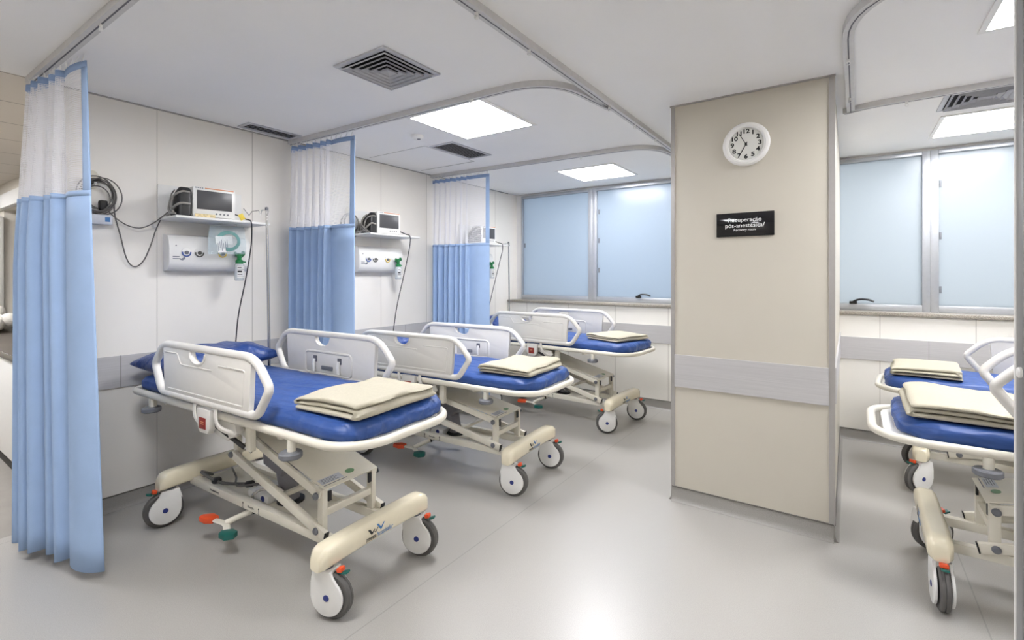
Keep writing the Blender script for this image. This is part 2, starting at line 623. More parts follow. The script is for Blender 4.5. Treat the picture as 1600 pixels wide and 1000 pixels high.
# windows
mull = [-3.70, -2.63, -1.56, -0.48, 0.59, 1.66, 2.73, 3.4]
k = 0
for i in range(7):
    x0, x1 = mull[i], mull[i + 1]
    if i in (3,):
        continue
    k += 1
    b = MB()
    w = 0.055
    z0, z1 = 1.162, 2.575
    wl_ = 0.02 if i == 0 else w
    yb0, yb1 = YB - 0.06, YB
    b.box(x0, x0 + wl_, yb0, yb1, z0, z1, 0.003)
    b.box(x1 - w, x1, yb0, yb1, z0, z1, 0.003)
    b.box(x0 + wl_, x1 - w, yb0, yb1, z0, z0 + 0.06, 0.003)
    b.box(x0 + wl_, x1 - w, yb0, yb1, z1 - 0.035, z1, 0.003)
    wf = struct('window_%d' % k, b, 'alu')
    p = MB().box(x0 + wl_, x1 - w, YB - 0.02, YB - 0.012, z0 + 0.06, z1 - 0.035)
    po = p.build('pane', 'pane_blue' if x1 < -0.9 else 'pane_white', wf)
    if i in (2, 4) or i == 3:
        pass
    hx = {1: -1.98, 3: 0.1, 4: None}.get(i)
# the pane beside the partition on its right side (the mullion stands behind the partition)
k += 1
b = MB()
x0, x1 = PX1, 0.59
b.box(x1 - 0.055, x1, YB - 0.06, YB, 1.162, 2.575, 0.003)
b.box(x0, x1 - 0.055, YB - 0.06, YB, 1.162, 1.222, 0.003)
b.box(x0, x1 - 0.055, YB - 0.06, YB, 2.54, 2.575, 0.003)
wf4 = struct('window_%d' % k, b, 'alu')
MB().box(x0, x1 - 0.055, YB - 0.02, YB - 0.012, 1.222, 2.54).build('pane', 'pane_white', wf4)
def win_handle(parent, x):
    b = MB()
    b.box(x - 0.07, x - 0.01, YB - 0.085, YB - 0.05, 1.222, 1.246, 0.006)
    b.tube(smooth_path([(x - 0.05, YB - 0.08, 1.235), (x + 0.0, YB - 0.095, 1.262), (x + 0.07, YB - 0.10, 1.262), (x + 0.115, YB - 0.10, 1.245)], 5), 0.009, 8)
    b.build('window_handle', 'black', parent)
win_handle(bpy.data.objects['window_2'], -1.99)
win_handle(wf4, 0.08)
def hinge_clips(parent, x, zs):
    b = MB()
    for z in zs:
        b.box(x - 0.008, x + 0.008, YB - 0.028, YB - 0.018, z - 0.03, z + 0.03, 0.002)
    b.build('hinge', 'grey', parent)
hinge_clips(bpy.data.objects['window_2'], -2.555, (1.55, 1.92, 2.28))
hinge_clips(bpy.data.objects['window_1'], -3.66, (1.90,))
hinge_clips(bpy.data.objects['window_4'], 0.66, (1.36, 1.83, 2.28))

# steel door leaf at the right, close to the camera
b = MB().box(0.313, 1.25, 1.505, 1.5576, 0.012, CEIL - 0.02, 0.002)
d1 = struct('door_1', b, 'steel_door')
b = MB().lathe([(0.0, 0.0), (0.012, 0.0), (0.012, 0.004), (0.009, 0.007), (0.0, 0.008)], (0.313, 1.512, 1.268), (-1, 0, 0), 16)
b.build('door_latch', 'white', d1)
MB().box(0.3105, 0.3135, 1.548, 1.5575, 0.012, CEIL - 0.02).build('edge_highlight', 'white', d1)  # white strip paints the bright highlight along the door edge

# ------------------------------------------------------------------ side room seen past the first curtain
b = MB()
b.box(-10.5, -8.45, 1.30, 1.45, 0, CEIL)
b.box(-6.3, XL - 0.12, 1.30, 1.45, 0, CEIL)
b.box(-8.45, -6.3, 1.30, 1.45, 2.28, CEIL)
b.box(-8.45, -6.3, 1.30, 1.45, 0, 0.86)
struct('wall_side_room_end', b, 'wall_plain')
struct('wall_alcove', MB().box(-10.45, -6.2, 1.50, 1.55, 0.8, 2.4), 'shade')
struct('trim_9', MB().box(-10.4, -6.2, 1.24, 1.30, 2.28, 2.44, 0.004), 'white')
struct('trim_10', MB().box(-8.66, -8.40, 1.22, 1.299, 0.9, 2.2, 0.02), 'offwhite')
c = thing('counter_cabinet', 'long white counter with dark stone top in the side room past the nearest curtain', 'counter', (-6.9, 1.05, 0))
MB().box(-3.2, 2.7, -0.20, 0.24, 0.0, 0.10).build('plinth', 'shade', c)
MB().box(-3.2, 2.7, -0.225, 0.24, 0.10, 0.862, 0.004).build('body', 'white', c)
MB().box(-3.2, 2.7, -0.235, 0.24, 0.862, 0.897, 0.002).build('worktop', 'dark_wood', c)
MB().box(-3.2, 2.7, -0.245, -0.235, 0.855, 0.90, 0.002).build('worktop_edge', 'steel', c)
b = MB()
for i in range(46):
    x, y = random.uniform(-0.42, 0.42), random.uniform(-0.08, 0.08)
    r = random.uniform(0.05, 0.075)
    z = r + random.uniform(0, 0.15) * (1 - abs(x) / 0.6)
    b.lathe([(r * math.sin(PI * q / 8), -r * math.cos(PI * q / 8)) for q in range(9)], (x, y, z), (0, 0, 1), 12)
towel = b.build('towel_heap', 'towel', None, loc=(-7.50, 1.10, 0.897))
tag(towel, 'heap of fluffy white cotton on the dark counter top left of the nearest curtain', 'cotton')

# ------------------------------------------------------------------ ceiling fittings
def ceiling_light(x, y, label=None):
    t = thing('ceiling_light', label or 'unseen ceiling light panel added to brighten the room', 'ceiling light', (x, y, CEIL), 0, 'square ceiling light panels')
    b = MB()
    s, w = 0.335, 0.025
    for (x0, x1, y0, y1) in ((-s, s, -s, -s + w), (-s, s, s - w, s), (-s, -s + w, -s + w, s - w), (s - w, s, -s + w, s - w)):
        b.box(x0, x1, y0, y1, -0.008, 0.0)
    b.build('frame', 'white', t)
    MB().box(-s + w, s - w, -s + w, s - w, -0.006, -0.001).build('diffuser', 'lamp', t)
    return t
ceiling_light(-2.225, 2.70, 'bright square light panel between the square vent and the slatted grille, left ceiling')
ceiling_light(-2.235, 4.83, 'bright square light panel nearest the left windows, past the last curtain rail')
ceiling_light(0.825, 2.72, 'light panel cut off by the top right corner of the photo')
ceiling_light(0.87, 4.83, 'bright square light panel nearest the right windows')
for (x, y) in ((-1.72, 0.46), (-0.5, -2.5), (2.95, 2.72), (-6.6, -0.6), (-8.0, 0.2), (-5.2, -0.2)):  # unseen panels added to brighten the bays, the front and the side room
    ceiling_light(x, y)

def louvre_vent(x, y, sx, sy, label, slats_along='y', n=10):
    t = thing('ceiling_vent', label, 'air vent', (x, y, CEIL))
    b = MB()
    w = 0.025
    for (x0, x1, y0, y1) in ((-sx, sx, -sy, -sy + w), (-sx, sx, sy - w, sy), (-sx, -sx + w, -sy + w, sy - w), (sx - w, sx, -sy + w, sy - w)):
        b.box(x0, x1, y0, y1, -0.008, 0.0, 0.002)
    b.build('frame', 'vent', t)
    MB().box(-sx + w, sx - w, -sy + w, sy - w, -0.0015, -0.0005).build('duct', 'vent_dark', t)
    for i in range(n):
        b = MB()
        u = -1 + (2 * i + 1) / n
        if slats_along == 'y':
            c = u * (sx - w)
            b.bar((c, -sy + w, -0.004), (c, sy - w, -0.004), 0.016, 0.0015, 0, (0.5, 0, 1))
        else:
            c = u * (sy - w)
            b.bar((-sx + w, c, -0.004), (sx - w, c, -0.004), 0.016, 0.0015, 0, (0, 0.5, 1))
        b.build('slat', 'vent', t)
    return t
louvre_vent(-2.835, 3.285, 0.135, 0.27, 'small rectangular slatted grille in the ceiling beside the left light panel', 'y', 9)
louvre_vent(-3.66, 2.00, 0.085, 0.21, 'narrow slatted air grille in the ceiling against the left wall', 'y', 4)
def square_vent(x, y, s, label):
    t = thing('ceiling_diffuser', label, 'air vent', (x, y, CEIL))
    b = MB()
    w = 0.028
    for (x0, x1, y0, y1) in ((-s, s, -s, -s + w), (-s, s, s - w, s), (-s, -s + w, -s + w, s - w), (s - w, s, -s + w, s - w)):
        b.box(x0, x1, y0, y1, -0.010, 0.0, 0.002)
    b.build('frame', 'vent', t)
    MB().box(-s + w, s - w, -s + w, s - w, -0.0015, -0.0005).build('duct', 'vent_dark', t)
    for i in range(5):
        so = (s - w) * (1 - i * 0.19) - 0.004
        si = so - 0.020
        b = MB()
        O = [(-so, -so), (so, -so), (so, so), (-so, so)]
        I = [(-si, -si), (si, -si), (si, si), (-si, si)]
        vo = [b.bm.verts.new((p[0], p[1], -0.016)) for p in O]
        vi = [b.bm.verts.new((p[0], p[1], -0.003)) for p in I]
        vo2 = [b.bm.verts.new((p[0], p[1], -0.0145)) for p in O]
        vi2 = [b.bm.verts.new((p[0], p[1], -0.0015)) for p in I]
        for q in range(4):
            r = (q + 1) % 4
            b.face([vo[q], vo[r], vi[r], vi[q]])
            b.face([vo2[q], vo2[r], vi2[r], vi2[q]])
            b.face([vo[q], vo[r], vo2[r], vo2[q]])
            b.face([vi[q], vi[r], vi2[r], vi2[q]])
        for q in range(4):
            r = (q + 1) % 4
            lo = [b.bm.verts.new((O[x_][0], O[x_][1], -0.023)) for x_ in (q, r)]
            b.face([vo[q], vo[r], lo[1], lo[0]])
        b.build('louvre_ring', 'vent', t)
    c = MB()
    q = 0.022
    V = [c.bm.verts.new(p) for p in ((-q, -q, -0.003), (q, -q, -0.003), (q, q, -0.003), (-q, q, -0.003), (0, 0, -0.018))]
    for a in range(4):
        c.face([V[a], V[(a + 1) % 4], V[4]])
    c.face(V[:4])
    c.build('centre_cone', 'vent', t)
square_vent(-2.048, 1.767, 0.20, 'square four-way air diffuser in the ceiling above the nearest bed')
square_vent(0.70, 4.125, 0.21, 'four-way air diffuser in the ceiling above the beds right of the partition')

sm = thing('smoke_detector', 'small round white detector on the ceiling beside the left light panel', 'detector', (-2.823, 2.736, CEIL))
MB().lathe([(0, -0.03), (0.03, -0.03), (0.045, -0.022), (0.05, -0.008), (0.052, 0)], (0, 0, 0), (0, 0, 1), 24).build('housing', 'white', sm)
MB().lathe([(0, -0.0345), (0.012, -0.0335), (0.016, -0.029)], (0.016, 0, 0), (0, 0, 1), 12).build('sensor_cap', 'dgrey', sm)
b = MB()
b.box(-3.72, -3.0, 2.985, 2.991, CEIL - 0.0015, CEIL)
b.box(-3.72, -3.0, 3.66, 3.668, CEIL - 0.002, CEIL)
b.box(-3.0, -2.994, 2.985, 3.668, CEIL - 0.0008, CEIL)
struct('trim_11', b, 'trim_grey')

# curtain rails
def sweep_rect(b, path, w, z0, z1):
    P = [Vector((p[0], p[1], 0)) for p in path]
    rows = []
    for i, p in enumerate(P):
        t = (P[min(i + 1, len(P) - 1)] - P[max(i - 1, 0)]).normalized()
        n = Vector((-t.y, t.x, 0))
        rows.append([b.bm.verts.new(p + n * s * w / 2 + Vector((0, 0, z))) for s, z in ((-1, z0), (1, z0), (1, z1), (-1, z1))])
    for a, c in zip(rows, rows[1:]):
        for k in range(4):
            b.face([a[k], a[(k + 1) % 4], c[(k + 1) % 4], c[k]])
    b.face(rows[0][::-1])
    b.face(rows[-1])
def rail(label, pts, r, gliders):
    t = thing('curtain_rail', label, 'curtain rail', (pts[0][0], pts[0][1], CEIL), 0, 'curtain rails on the ceiling')
    o = Vector((pts[0][0], pts[0][1], 0))
    path = [p - o for p in fillet([(p[0], p[1], 0) for p in pts], r, 10)]
    b = MB()
    sweep_rect(b, path, 0.044, -0.034, 0.0)
    b.build('rail_profile', 'rail_grey', t)
    b = MB()
    sweep_rect(b, path, 0.006, -0.0350, -0.0335)
    b.build('runner_slot', 'dgrey', t)
    for g in gliders:
        q = Vector((g[0], g[1], 0)) - o
        b = MB()
        b.box(q.x - 0.008, q.x + 0.008, q.y - 0.005, q.y + 0.005, -0.048, -0.034, 0.002)
        b.lathe([(0.008, -0.006), (0.010, 0), (0.008, 0.006)], (q.x, q.y, -0.055), (0, 1, 0), 10)
        b.build('glider', 'white', t)
XT = -1.256
rail('straight white ceiling rail above the nearest curtain at the left', [(XL, 0.69), (1.0, 0.73)], 0.1, [(-2.65, 0.70), (-2.2, 0.705)])
rail('curved white ceiling rail that carries the middle curtain', [(XL, 2.24), (XT - 0.10, 2.33), (XT - 0.022, 2.95)], [0, 0.42, 0], [(-1.9, 2.30)])
rail('curved white ceiling rail that carries the farthest curtain', [(XL, 3.90), (XT - 0.10, 4.01), (XT - 0.022, 4.6)], [0, 0.42, 0], [(-2.0, 3.98)])
rail('long white ceiling rail running straight from the top edge towards the windows', [(XT, 0.75), (XT, 5.25)], 0.1, [(XT, 1.95), (XT, 2.9), (XT, 3.35), (XT, 3.8), (XT, 1.55)])
rail('white ceiling rail with a rounded corner right of the partition', [(2.6, 2.28), (-0.005, 2.28), (0.015, 3.92)], [0, 0.42, 0], [(0.0, 2.95), (0.01, 3.6)])
rail('white ceiling rail crossing in front of the far right air vent', [(-0.02, 3.94), (0.12, 3.88), (2.6, 3.82)], [0, 0.2, 0], [(0.3, 3.876)])

# ------------------------------------------------------------------ partition end: clock and sign
ck = thing('wall_clock', 'round white wall clock with black numerals on the partition end', 'clock', (-0.508, PY, 2.280))
R0 = 0.130
b = MB().lathe([(0, -0.0), (R0, 0.0), (R0 + 0.002, 0.012), (R0 - 0.006, 0.026), (R0 - 0.018, 0.030), (R0 - 0.028, 0.026), (R0 - 0.033, 0.016)], (0, 0, 0), (0, -1, 0), 80)
b.build('rim', 'white', ck)
MB().lathe([(0, 0.0145), (R0 - 0.031, 0.0145)], (0, 0, 0), (0, -1, 0), 48).build('dial', 'clockface', ck)
b = MB()
for hnum in range(1, 13):
    a = PI / 2 - hnum * PI / 6
    r = 0.076
    b.mesh(text_mesh(str(hnum), 0.036, 0.0004, 'CENTER', 0, 1.15, 0.0012), frame_mtx((r * math.cos(a), -0.0152, r * math.sin(a)), (1, 0, 0), (0, 0, 1)))
for mnum in range(60):
    a = mnum * PI / 30
    r0 = 0.0925
    b.bar((r0 * math.cos(a), -0.0150, r0 * math.sin(a)), ((r0 + 0.003) * math.cos(a), -0.0150, (r0 + 0.003) * math.sin(a)), 0.0009, 0.0006)
b.build('numerals', 'ink', ck, sharp=None)
def hand(name, ang, L, w, y):
    b = MB()
    a = PI / 2 - ang
    d = Vector((math.cos(a), 0, math.sin(a)))
    b.bar(Vector((0, y, 0)) - d * 0.014, Vector((0, y, 0)) + d * L, w, 0.001, 0, (0, -1, 0))
    b.build(name, 'ink', ck)
hand('minute_hand', 55 / 60 * 2 * PI, 0.080, 0.0042, -0.0190)
hand('hour_hand', 6.95 / 12 * 2 * PI, 0.058, 0.0052, -0.0172)
MB().lathe([(0.007, 0.0155), (0.007, 0.0205), (0, 0.021)], (0, 0, 0), (0, -1, 0), 14).build('hand_hub', 'ink', ck)

sg = thing('room_sign', 'black acrylic sign with white lettering on the partition end under the clock', 'sign', (-0.517, PY, 1.795))
MB().box(-0.16, 0.16, -0.010, 0.0, -0.073, 0.072, 0.001).build('plate', 'sign', sg)
b = MB()
def sgt(s, size, z, shear=0.0, xs=1.0, fat=0.0, x=0.0):
    b.mesh(text_mesh(s, size, 0.0003, 'CENTER', shear, xs, fat), frame_mtx((x, -0.0103, z), (1, 0, 0), (0, 0, 1)))
sgt('Recupera\u00e7\u00e3o', 0.035, 0.027, 0, 1.03, 0.0)
sgt('p\u00f3s-anest\u00e9sica/', 0.035, -0.007, 0, 1.03, 0.0)
sgt('Recovery room', 0.0195, -0.033, 0.15, 1.0, 0.0)
b.build('lettering', 'ink_white', sg, sharp=None)

# ------------------------------------------------------------------ curtains
def curtain(label, p0, p1, pleats, amp, ztop, zmid, zbot, flare, end_flat, seed, shift=(0, 0), shift0=(0, 0), loc_z=CEIL):
    """gathered cubicle curtain: net above, cloth below; p0 at the wall, p1 the free end"""
    rnd = random.Random(seed)
    root = thing('cubicle_curtain', label, 'curtain', (p0[0], p0[1], 0), 0, 'blue cubicle curtains with net tops')
    d = Vector((p1[0] - p0[0], p1[1] - p0[1], 0))
    L = d.length
    ux = d / L
    un = Vector((-ux.y, ux.x, 0))
    n = pleats
    ph = [rnd.uniform(-0.25, 0.25) for _ in range(2 * n + 2)]
    am = [rnd.uniform(0.7, 1.15) for _ in range(2 * n + 2)]
    NU = n * 16
    ef = end_flat
    def base(s, k):
        # s 0..1 along the curtain, k 0 top .. 1 bottom
        if s < 1 - ef:
            q = s / (1 - ef) * n
            i = int(q * 2)
            a = am[min(i, 2 * n)]
            w = math.sin(2 * PI * q + 0.35 * math.sin(2 * PI * q * 0.5 + seed) + 0.25 * k * math.sin(q * 1.7 + seed))
            off = amp * a * (1.0 if abs(w) > 0 else 0) * (abs(w) ** 0.8) * (1 if w >= 0 else -1)
            x = s * L
        else:
            e = (s - (1 - ef)) / ef
            off = -amp * 0.9 * math.sin(e * PI * 0.9) * (0.6 + 0.6 * k)
            x = s * L
        lat = 1 + flare * k
        x = x - 0.0 + (flare * 0.06 * k * (s - 0.5))
        x += 0.012 * math.sin(5 * s + seed) * k
        return ux * x + un * off * lat * (0.55 + 0.45 * min(1, k * 3)) + (Vector((shift[0], shift[1], 0)) * s + Vector((shift0[0], shift0[1], 0)) * (1 - s) * min(1, 2.5 * k) / max(k, 1e-3)) * k
    def arc(k):
        acc, out, prev = 0, [], None
        for i in range(NU + 1):
            p = base(i / NU, k)
            if prev is not None:
                acc += (p - prev).length
            out.append(acc)
            prev = p
        return out
    A = arc(0.3)
    def sheet(name, z0, z1, nz, m, s0=0.0, s1=1.0, solid=0.0, off=0.0):
        b = MB()
        uvl = b.bm.loops.layers.uv.new('UVMap')
        i0, i1 = int(s0 * NU), int(s1 * NU)
        rows = []
        for j in range(nz + 1):
            z = z0 + (z1 - z0) * j / nz
            k = (ztop - z) / (ztop - zbot)
            row = []
            for i in range(i0, i1 + 1):
                p = base(i / NU, k)
                zz = z
                if j == 0 and z0 == zbot:
                    zz += 0.008 * math.sin(i * 0.21 + seed)
                row.append((b.bm.verts.new((p.x, p.y, zz)) , A[i], z))
            rows.append(row)
        for r0, r1 in zip(rows, rows[1:]):
            for i in range(len(r0) - 1):
                q = [r0[i], r0[i + 1], r1[i + 1], r1[i]]
                f = b.face([v[0] for v in q])
                if f:
                    for lp, v in zip(f.loops, q):
                        lp[uvl].uv = (v[1], v[2])
        o = b.build(name, m, root, None)
        if solid:
            md = o.modifiers.new('thickness', 'SOLIDIFY')
            md.thickness = solid
            md.offset = off
        return o
    sheet('cloth_panel', zbot, zmid, 16, 'curtain', solid=0.0035)
    sheet('hem_band', zmid - 0.004, zmid + 0.022, 1, 'curtain', solid=0.006)
    sheet('net_panel', zmid + 0.02, ztop - 0.03, 8, 'net')
    sheet('header_band', ztop - 0.035, ztop, 1, 'curtain_edge', solid=0.004)
    sheet('edge_band', zmid, ztop - 0.03, 6, 'curtain', s0=0.955, solid=0.005)
    for i in range(2 * n + 1):
        s = (i + 0.5) / (2 * n + 1)
        p = base(s, 0)
        t = ux * (s * L)
        b = MB()
        b.tube([(p.x, p.y, ztop - 0.003), (p.x * 0.7 + t.x * 0.3, p.y * 0.7 + t.y * 0.3, ztop + 0.012), (t.x, t.y, loc_z - 0.034)], 0.0035, 6)
        b.build('curtain_hook', 'white', root)
    return root
curtain('blue cubicle curtain with net top nearest the camera at the left edge', (-3.76, 0.665), (-3.03, 0.75), 5, 0.055, 2.525, 1.875, 0.045, 0.35, 0.34, 1, (0.04, 0.075), (0.0, -0.035))
curtain('blue cubicle curtain between the nearest and the second left bed', (-3.775, 2.225), (-3.04, 2.31), 6, 0.05, 2.535, 1.85, 0.06, 0.2, 0.34, 2)
curtain('blue cubicle curtain farthest back, beside the last left bed', (-3.775, 3.89), (-3.035, 3.96), 7, 0.045, 2.535, 1.80, 0.06, 0.15, 0.34, 3)

# ------------------------------------------------------------------ stretcher beds
def world_pt(pose, p):
    c, s = math.cos(pose[2]), math.sin(pose[2])
    return (pose[0] + c * p[0] - s * p[1], pose[1] + s * p[0] + c * p[1], p[2])

def rounded_rect(x0, x1, y0, y1, r0, r1, n=6):
    """r0 corner radius at x0, r1 at x1"""
    out = []
    for cx, cy, r, a0 in ((x1 - r1, y0 + r1, r1, -PI / 2), (x1 - r1, y1 - r1, r1, 0), (x0 + r0, y1 - r0, r0, PI / 2), (x0 + r0, y0 + r0, r0, PI)):
        for k in range(n + 1):
            a = a0 + PI / 2 * k / n
            out.append((cx + r * math.cos(a), cy + r * math.sin(a)))
    return out

def make_caster(parent, x, y, rot):
    f = MB()
    # side covers shaped like a comma round the wheel, and the neck
    out = []
    cx, cz, r = 0.026, 0.101, 0.079
    for k in range(22):
        a = PI + (PI * 1.22) * k / 21
        out.append((cx + r * math.cos(a), cz + r * math.sin(a)))
    out += [(0.076, 0.163), (0.064, 0.172), (0.054, 0.183), (0.048, 0.198), (0.045, 0.214), (-0.044, 0.214), (-0.050, 0.180), (-0.053, 0.150)]
    f.prism(out, 'xz', -0.036, -0.024, 0.0025)
    f.prism(out, 'xz', 0.024, 0.036, 0.0025)
    f.prism([(0.046, 0.186), (0.042, 0.214), (-0.044, 0.214), (-0.058, 0.165), (-0.062, 0.150), (-0.02, 0.204)][::-1], 'xz', -0.026, 0.026, 0.0)
    o = f.build('caster', 'white', parent)
    o.location = (x, y, 0)
    o.rotation_euler = (0, 0, rot)
    w = MB()
    R = 0.1
    w.lathe([(0.0, -0.018), (0.078, -0.018), (0.092, -0.019), (R, -0.012), (R, -0.002), (R - 0.003, 0.0), (R, 0.002), (R, 0.012), (0.092, 0.019), (0.078, 0.018), (0.0, 0.018)], (0.03, 0, 0.1), (0, 1, 0), 40)
    w.build('tyre', 'tyre', o)
    for s in (-1, 1):
        h = MB().lathe([(0.014, 0.0), (0.014, 0.002), (0.010, 0.0034), (0.0, 0.0036)], (0.026, s * 0.0358, 0.101), (0, s, 0), 20)
        h.build('hub_cap', 'hub', o)
    h = MB().lathe([(0.0, 0.0), (0.032, 0.0), (0.032, 0.008), (0.0, 0.008)], (0, 0, 0.213), (0, 0, 1), 20)
    h.build('swivel_ring', 'dgrey', o)
    p = MB()
    p.box(-0.013, 0.013, -0.016, 0.016, -0.009, 0.011, 0.005, Matrix.Translation((0.074, 0, 0.213)) @ Matrix.Rotation(-0.25, 4, 'Y'))
    p.build('brake_pedal', 'orange', o)
    p = MB()
    p.box(-0.014, 0.016, -0.013, 0.013, -0.005, 0.005, 0.003, Matrix.Translation((0.098, 0, 0.205)) @ Matrix.Rotation(-0.35, 4, 'Y'))
    p.box(-0.014, 0.01, -0.008, 0.008, -0.012, -0.006, 0.0, Matrix.Translation((0.07, 0, 0.21)))
    p.build('release_pedal', 'green', o)
    return o

def make_beam(parent, x, outward, logo):
    b = MB()
    NS = 28
    half = 0.338
    rows = []
    for i in range(NS + 1):
        u = -1 + 2 * i / NS
        u = math.copysign(abs(u) ** 0.8, u)
        y = u * half
        e = max(0.0, (abs(y) - (half - 0.06)) / 0.06)
        drop = 0.040 * (1 - math.sqrt(max(0, 1 - e * e)))
        shrink = 1 - 0.35 * (1 - math.sqrt(max(0, 1 - (max(0, (abs(y) - (half - 0.03)) / 0.03)) ** 2)))
        arch = 0.010 * (1 - (u * u))
        zt = 0.322 - drop + 0.006 * (1 - u * u)
        zb = 0.222 + arch
        hw = 0.046 * shrink
        ring = []
        m = 20
        for k in range(m):
            a = 2 * PI * k / m
            ca, sa = math.cos(a), math.sin(a)
            px = math.copysign(abs(ca) ** 0.42, ca) * hw * (0.86 if sa > 0.5 else 1)
            pz = (zt + zb) / 2 + math.copysign(abs(sa) ** 0.42, sa) * (zt - zb) / 2
            ring.append(b.bm.verts.new((x + px, y, pz)))
        rows.append(ring)
    for r0, r1 in zip(rows, rows[1:]):
        for k in range(20):
            b.face([r0[k], r0[(k + 1) % 20], r1[(k + 1) % 20], r1[k]])
    b.face(rows[0][::-1])
    b.face(rows[-1])
    o = b.build('base_beam', 'cream_gloss', parent, 50)
    if logo:
        g = MB()
        xf = x + outward * 0.0468
        ya = (0, outward, 0)
        y0 = -0.095 * outward
        def T(yy, zz):
            return frame_mtx((xf, outward * yy, zz), ya, (0, 0, 1))
        g.mesh(text_mesh('meta', 0.030, 0.0004, 'LEFT', 0.25, 1.0, 0.0002), T(-0.100, 0.258))
        g.mi = 1
        g.mesh(text_mesh('hospitalar', 0.030, 0.0004, 'LEFT', 0.25, 0.86, 0.0), T(-0.036, 0.258))
        def mark(pts, mi):
            g.mi = mi
            q = [(outward * p[0], p[1]) for p in pts]
            g.prism(q, 'yz', min(xf, xf + outward * 0.0005), max(xf, xf + outward * 0.0005))
        mark([(-0.088, 0.300), (-0.076, 0.300), (-0.062, 0.282), (-0.052, 0.291), (-0.045, 0.291), (-0.062, 0.272), (-0.068, 0.272)], 0)
        mark([(-0.050, 0.283), (-0.044, 0.276), (-0.030, 0.292), (-0.024, 0.292), (-0.042, 0.272), (-0.048, 0.276)], 0)
        mark([(-0.036, 0.306), (-0.026, 0.306), (-0.008, 0.285), (0.006, 0.301), (0.014, 0.301), (-0.006, 0.274), (-0.012, 0.274)], 1)
        g.build('logo', ['ink', 'ink_blue'], o, None)
    return o

def make_side_rail(parent, s, zf, slide=0.0):
    """s = -1 right-hand side (local -y), +1 local +y; z measured from the frame"""
    y = s * 0.372
    b = MB()
    loop = [(-0.592, y, zf + 0.205), (-0.490, y, zf + 0.328), (0.420, y, zf + 0.328), (0.538, y, zf + 0.198), (0.440, y, zf + 0.060), (-0.510, y, zf + 0.060)]
    b.tube(fillet(loop, [0.03, 0.075, 0.085, 0.03, 0.04, 0.04], 7, True), 0.020, 14, True)
    pl = [(-0.470, 0.328), (-0.17, 0.328)]
    for k in range(9):   # hand hole under the top tube
        a = PI + PI * k / 8
        pl.append((-0.09 + 0.078 * math.cos(a), 0.300 + 0.052 * math.sin(a)))
    pl += [(-0.01, 0.328), (0.408, 0.328), (0.392, 0.14), (0.385, 0.06), (-0.452, 0.06), (-0.455, 0.14)]
    pl = [(p[0], zf + p[1]) for p in pl]
    b.prism(pl, 'xz', y - 0.013, y + 0.013, 0.005)
    # raised lines on the outer face
    yo = y + s * 0.0125
    for q in ([(-0.445, 0.288), (-0.300, 0.288), (-0.262, 0.232), (0.06, 0.232)], [(0.12, 0.262), (0.355, 0.262), (0.335, 0.10)], [(0.335, 0.092), (-0.405, 0.092)]):
        b.tube(fillet([(p[0], yo, zf + p[1]) for p in q], 0.015, 4), 0.0045, 6)
    # rim round the hand hole
    rim = [(-0.09 + 0.080 * math.cos(PI + PI * k / 12), y + s * 0.012, zf + 0.302 + 0.054 * math.sin(PI + PI * k / 12)) for k in range(13)]
    b.tube(rim, 0.007, 6)
    o = b.build('side_rail', 'offwhite', parent, 40)
    o.location.x = slide
    # latch panel on the inner face
    yi = y - s * 0.013
    r = MB()
    rr = [(p[0], yi, p[1]) for p in rounded_rect(-0.255, 0.195, zf + 0.075, zf + 0.215, 0.03, 0.03, 4)]
    r.tube(rr, 0.008, 8, True)
    r.box(-0.245, 0.185, min(yi, yi - s * 0.004), max(yi, yi - s * 0.004), zf + 0.085, zf + 0.205, 0.001)
    r.build('latch_panel', 'offwhite', o)
    for lx in (-0.15, 0.09):
        l = MB()
        ya, yb_ = sorted((yi - s * 0.004, yi - s * 0.010))
        l.box(lx - 0.018, lx + 0.018, ya, yb_, zf + 0.150, zf + 0.190, 0.003)
        l.build('latch', 'dgrey', o)
        l = MB()
        l.tube([(lx, yi - s * 0.012, zf + 0.170), (lx, yi - s * 0.018, zf + 0.140), (lx, yi - s * 0.014, zf + 0.09)], 0.010, 8)
        l.build('latch_lever', 'white', o)
    l = MB()
    ya, yb_ = sorted((yi - s * 0.004, yi - s * 0.012))
    l.box(-0.085, 0.025, ya, yb_, zf + 0.105, zf + 0.130, 0.004)
    l.build('grip', 'grey', o)
    # two bent straps that carry the rail below the frame
    for sx in (-0.125, 0.085):
        k = MB()
        k.tube(smooth_path([(sx, y, zf + 0.065), (sx + 0.005, y + s * 0.012, zf + 0.01), (sx + 0.03, y + s * 0.004, zf - 0.045), (sx + 0.085, y - s * 0.05, zf - 0.085)], 5), 0.014, 8, False, 0.45, (0, 1, 0))
        k.build('support_strap', 'offwhite', o)
    return o

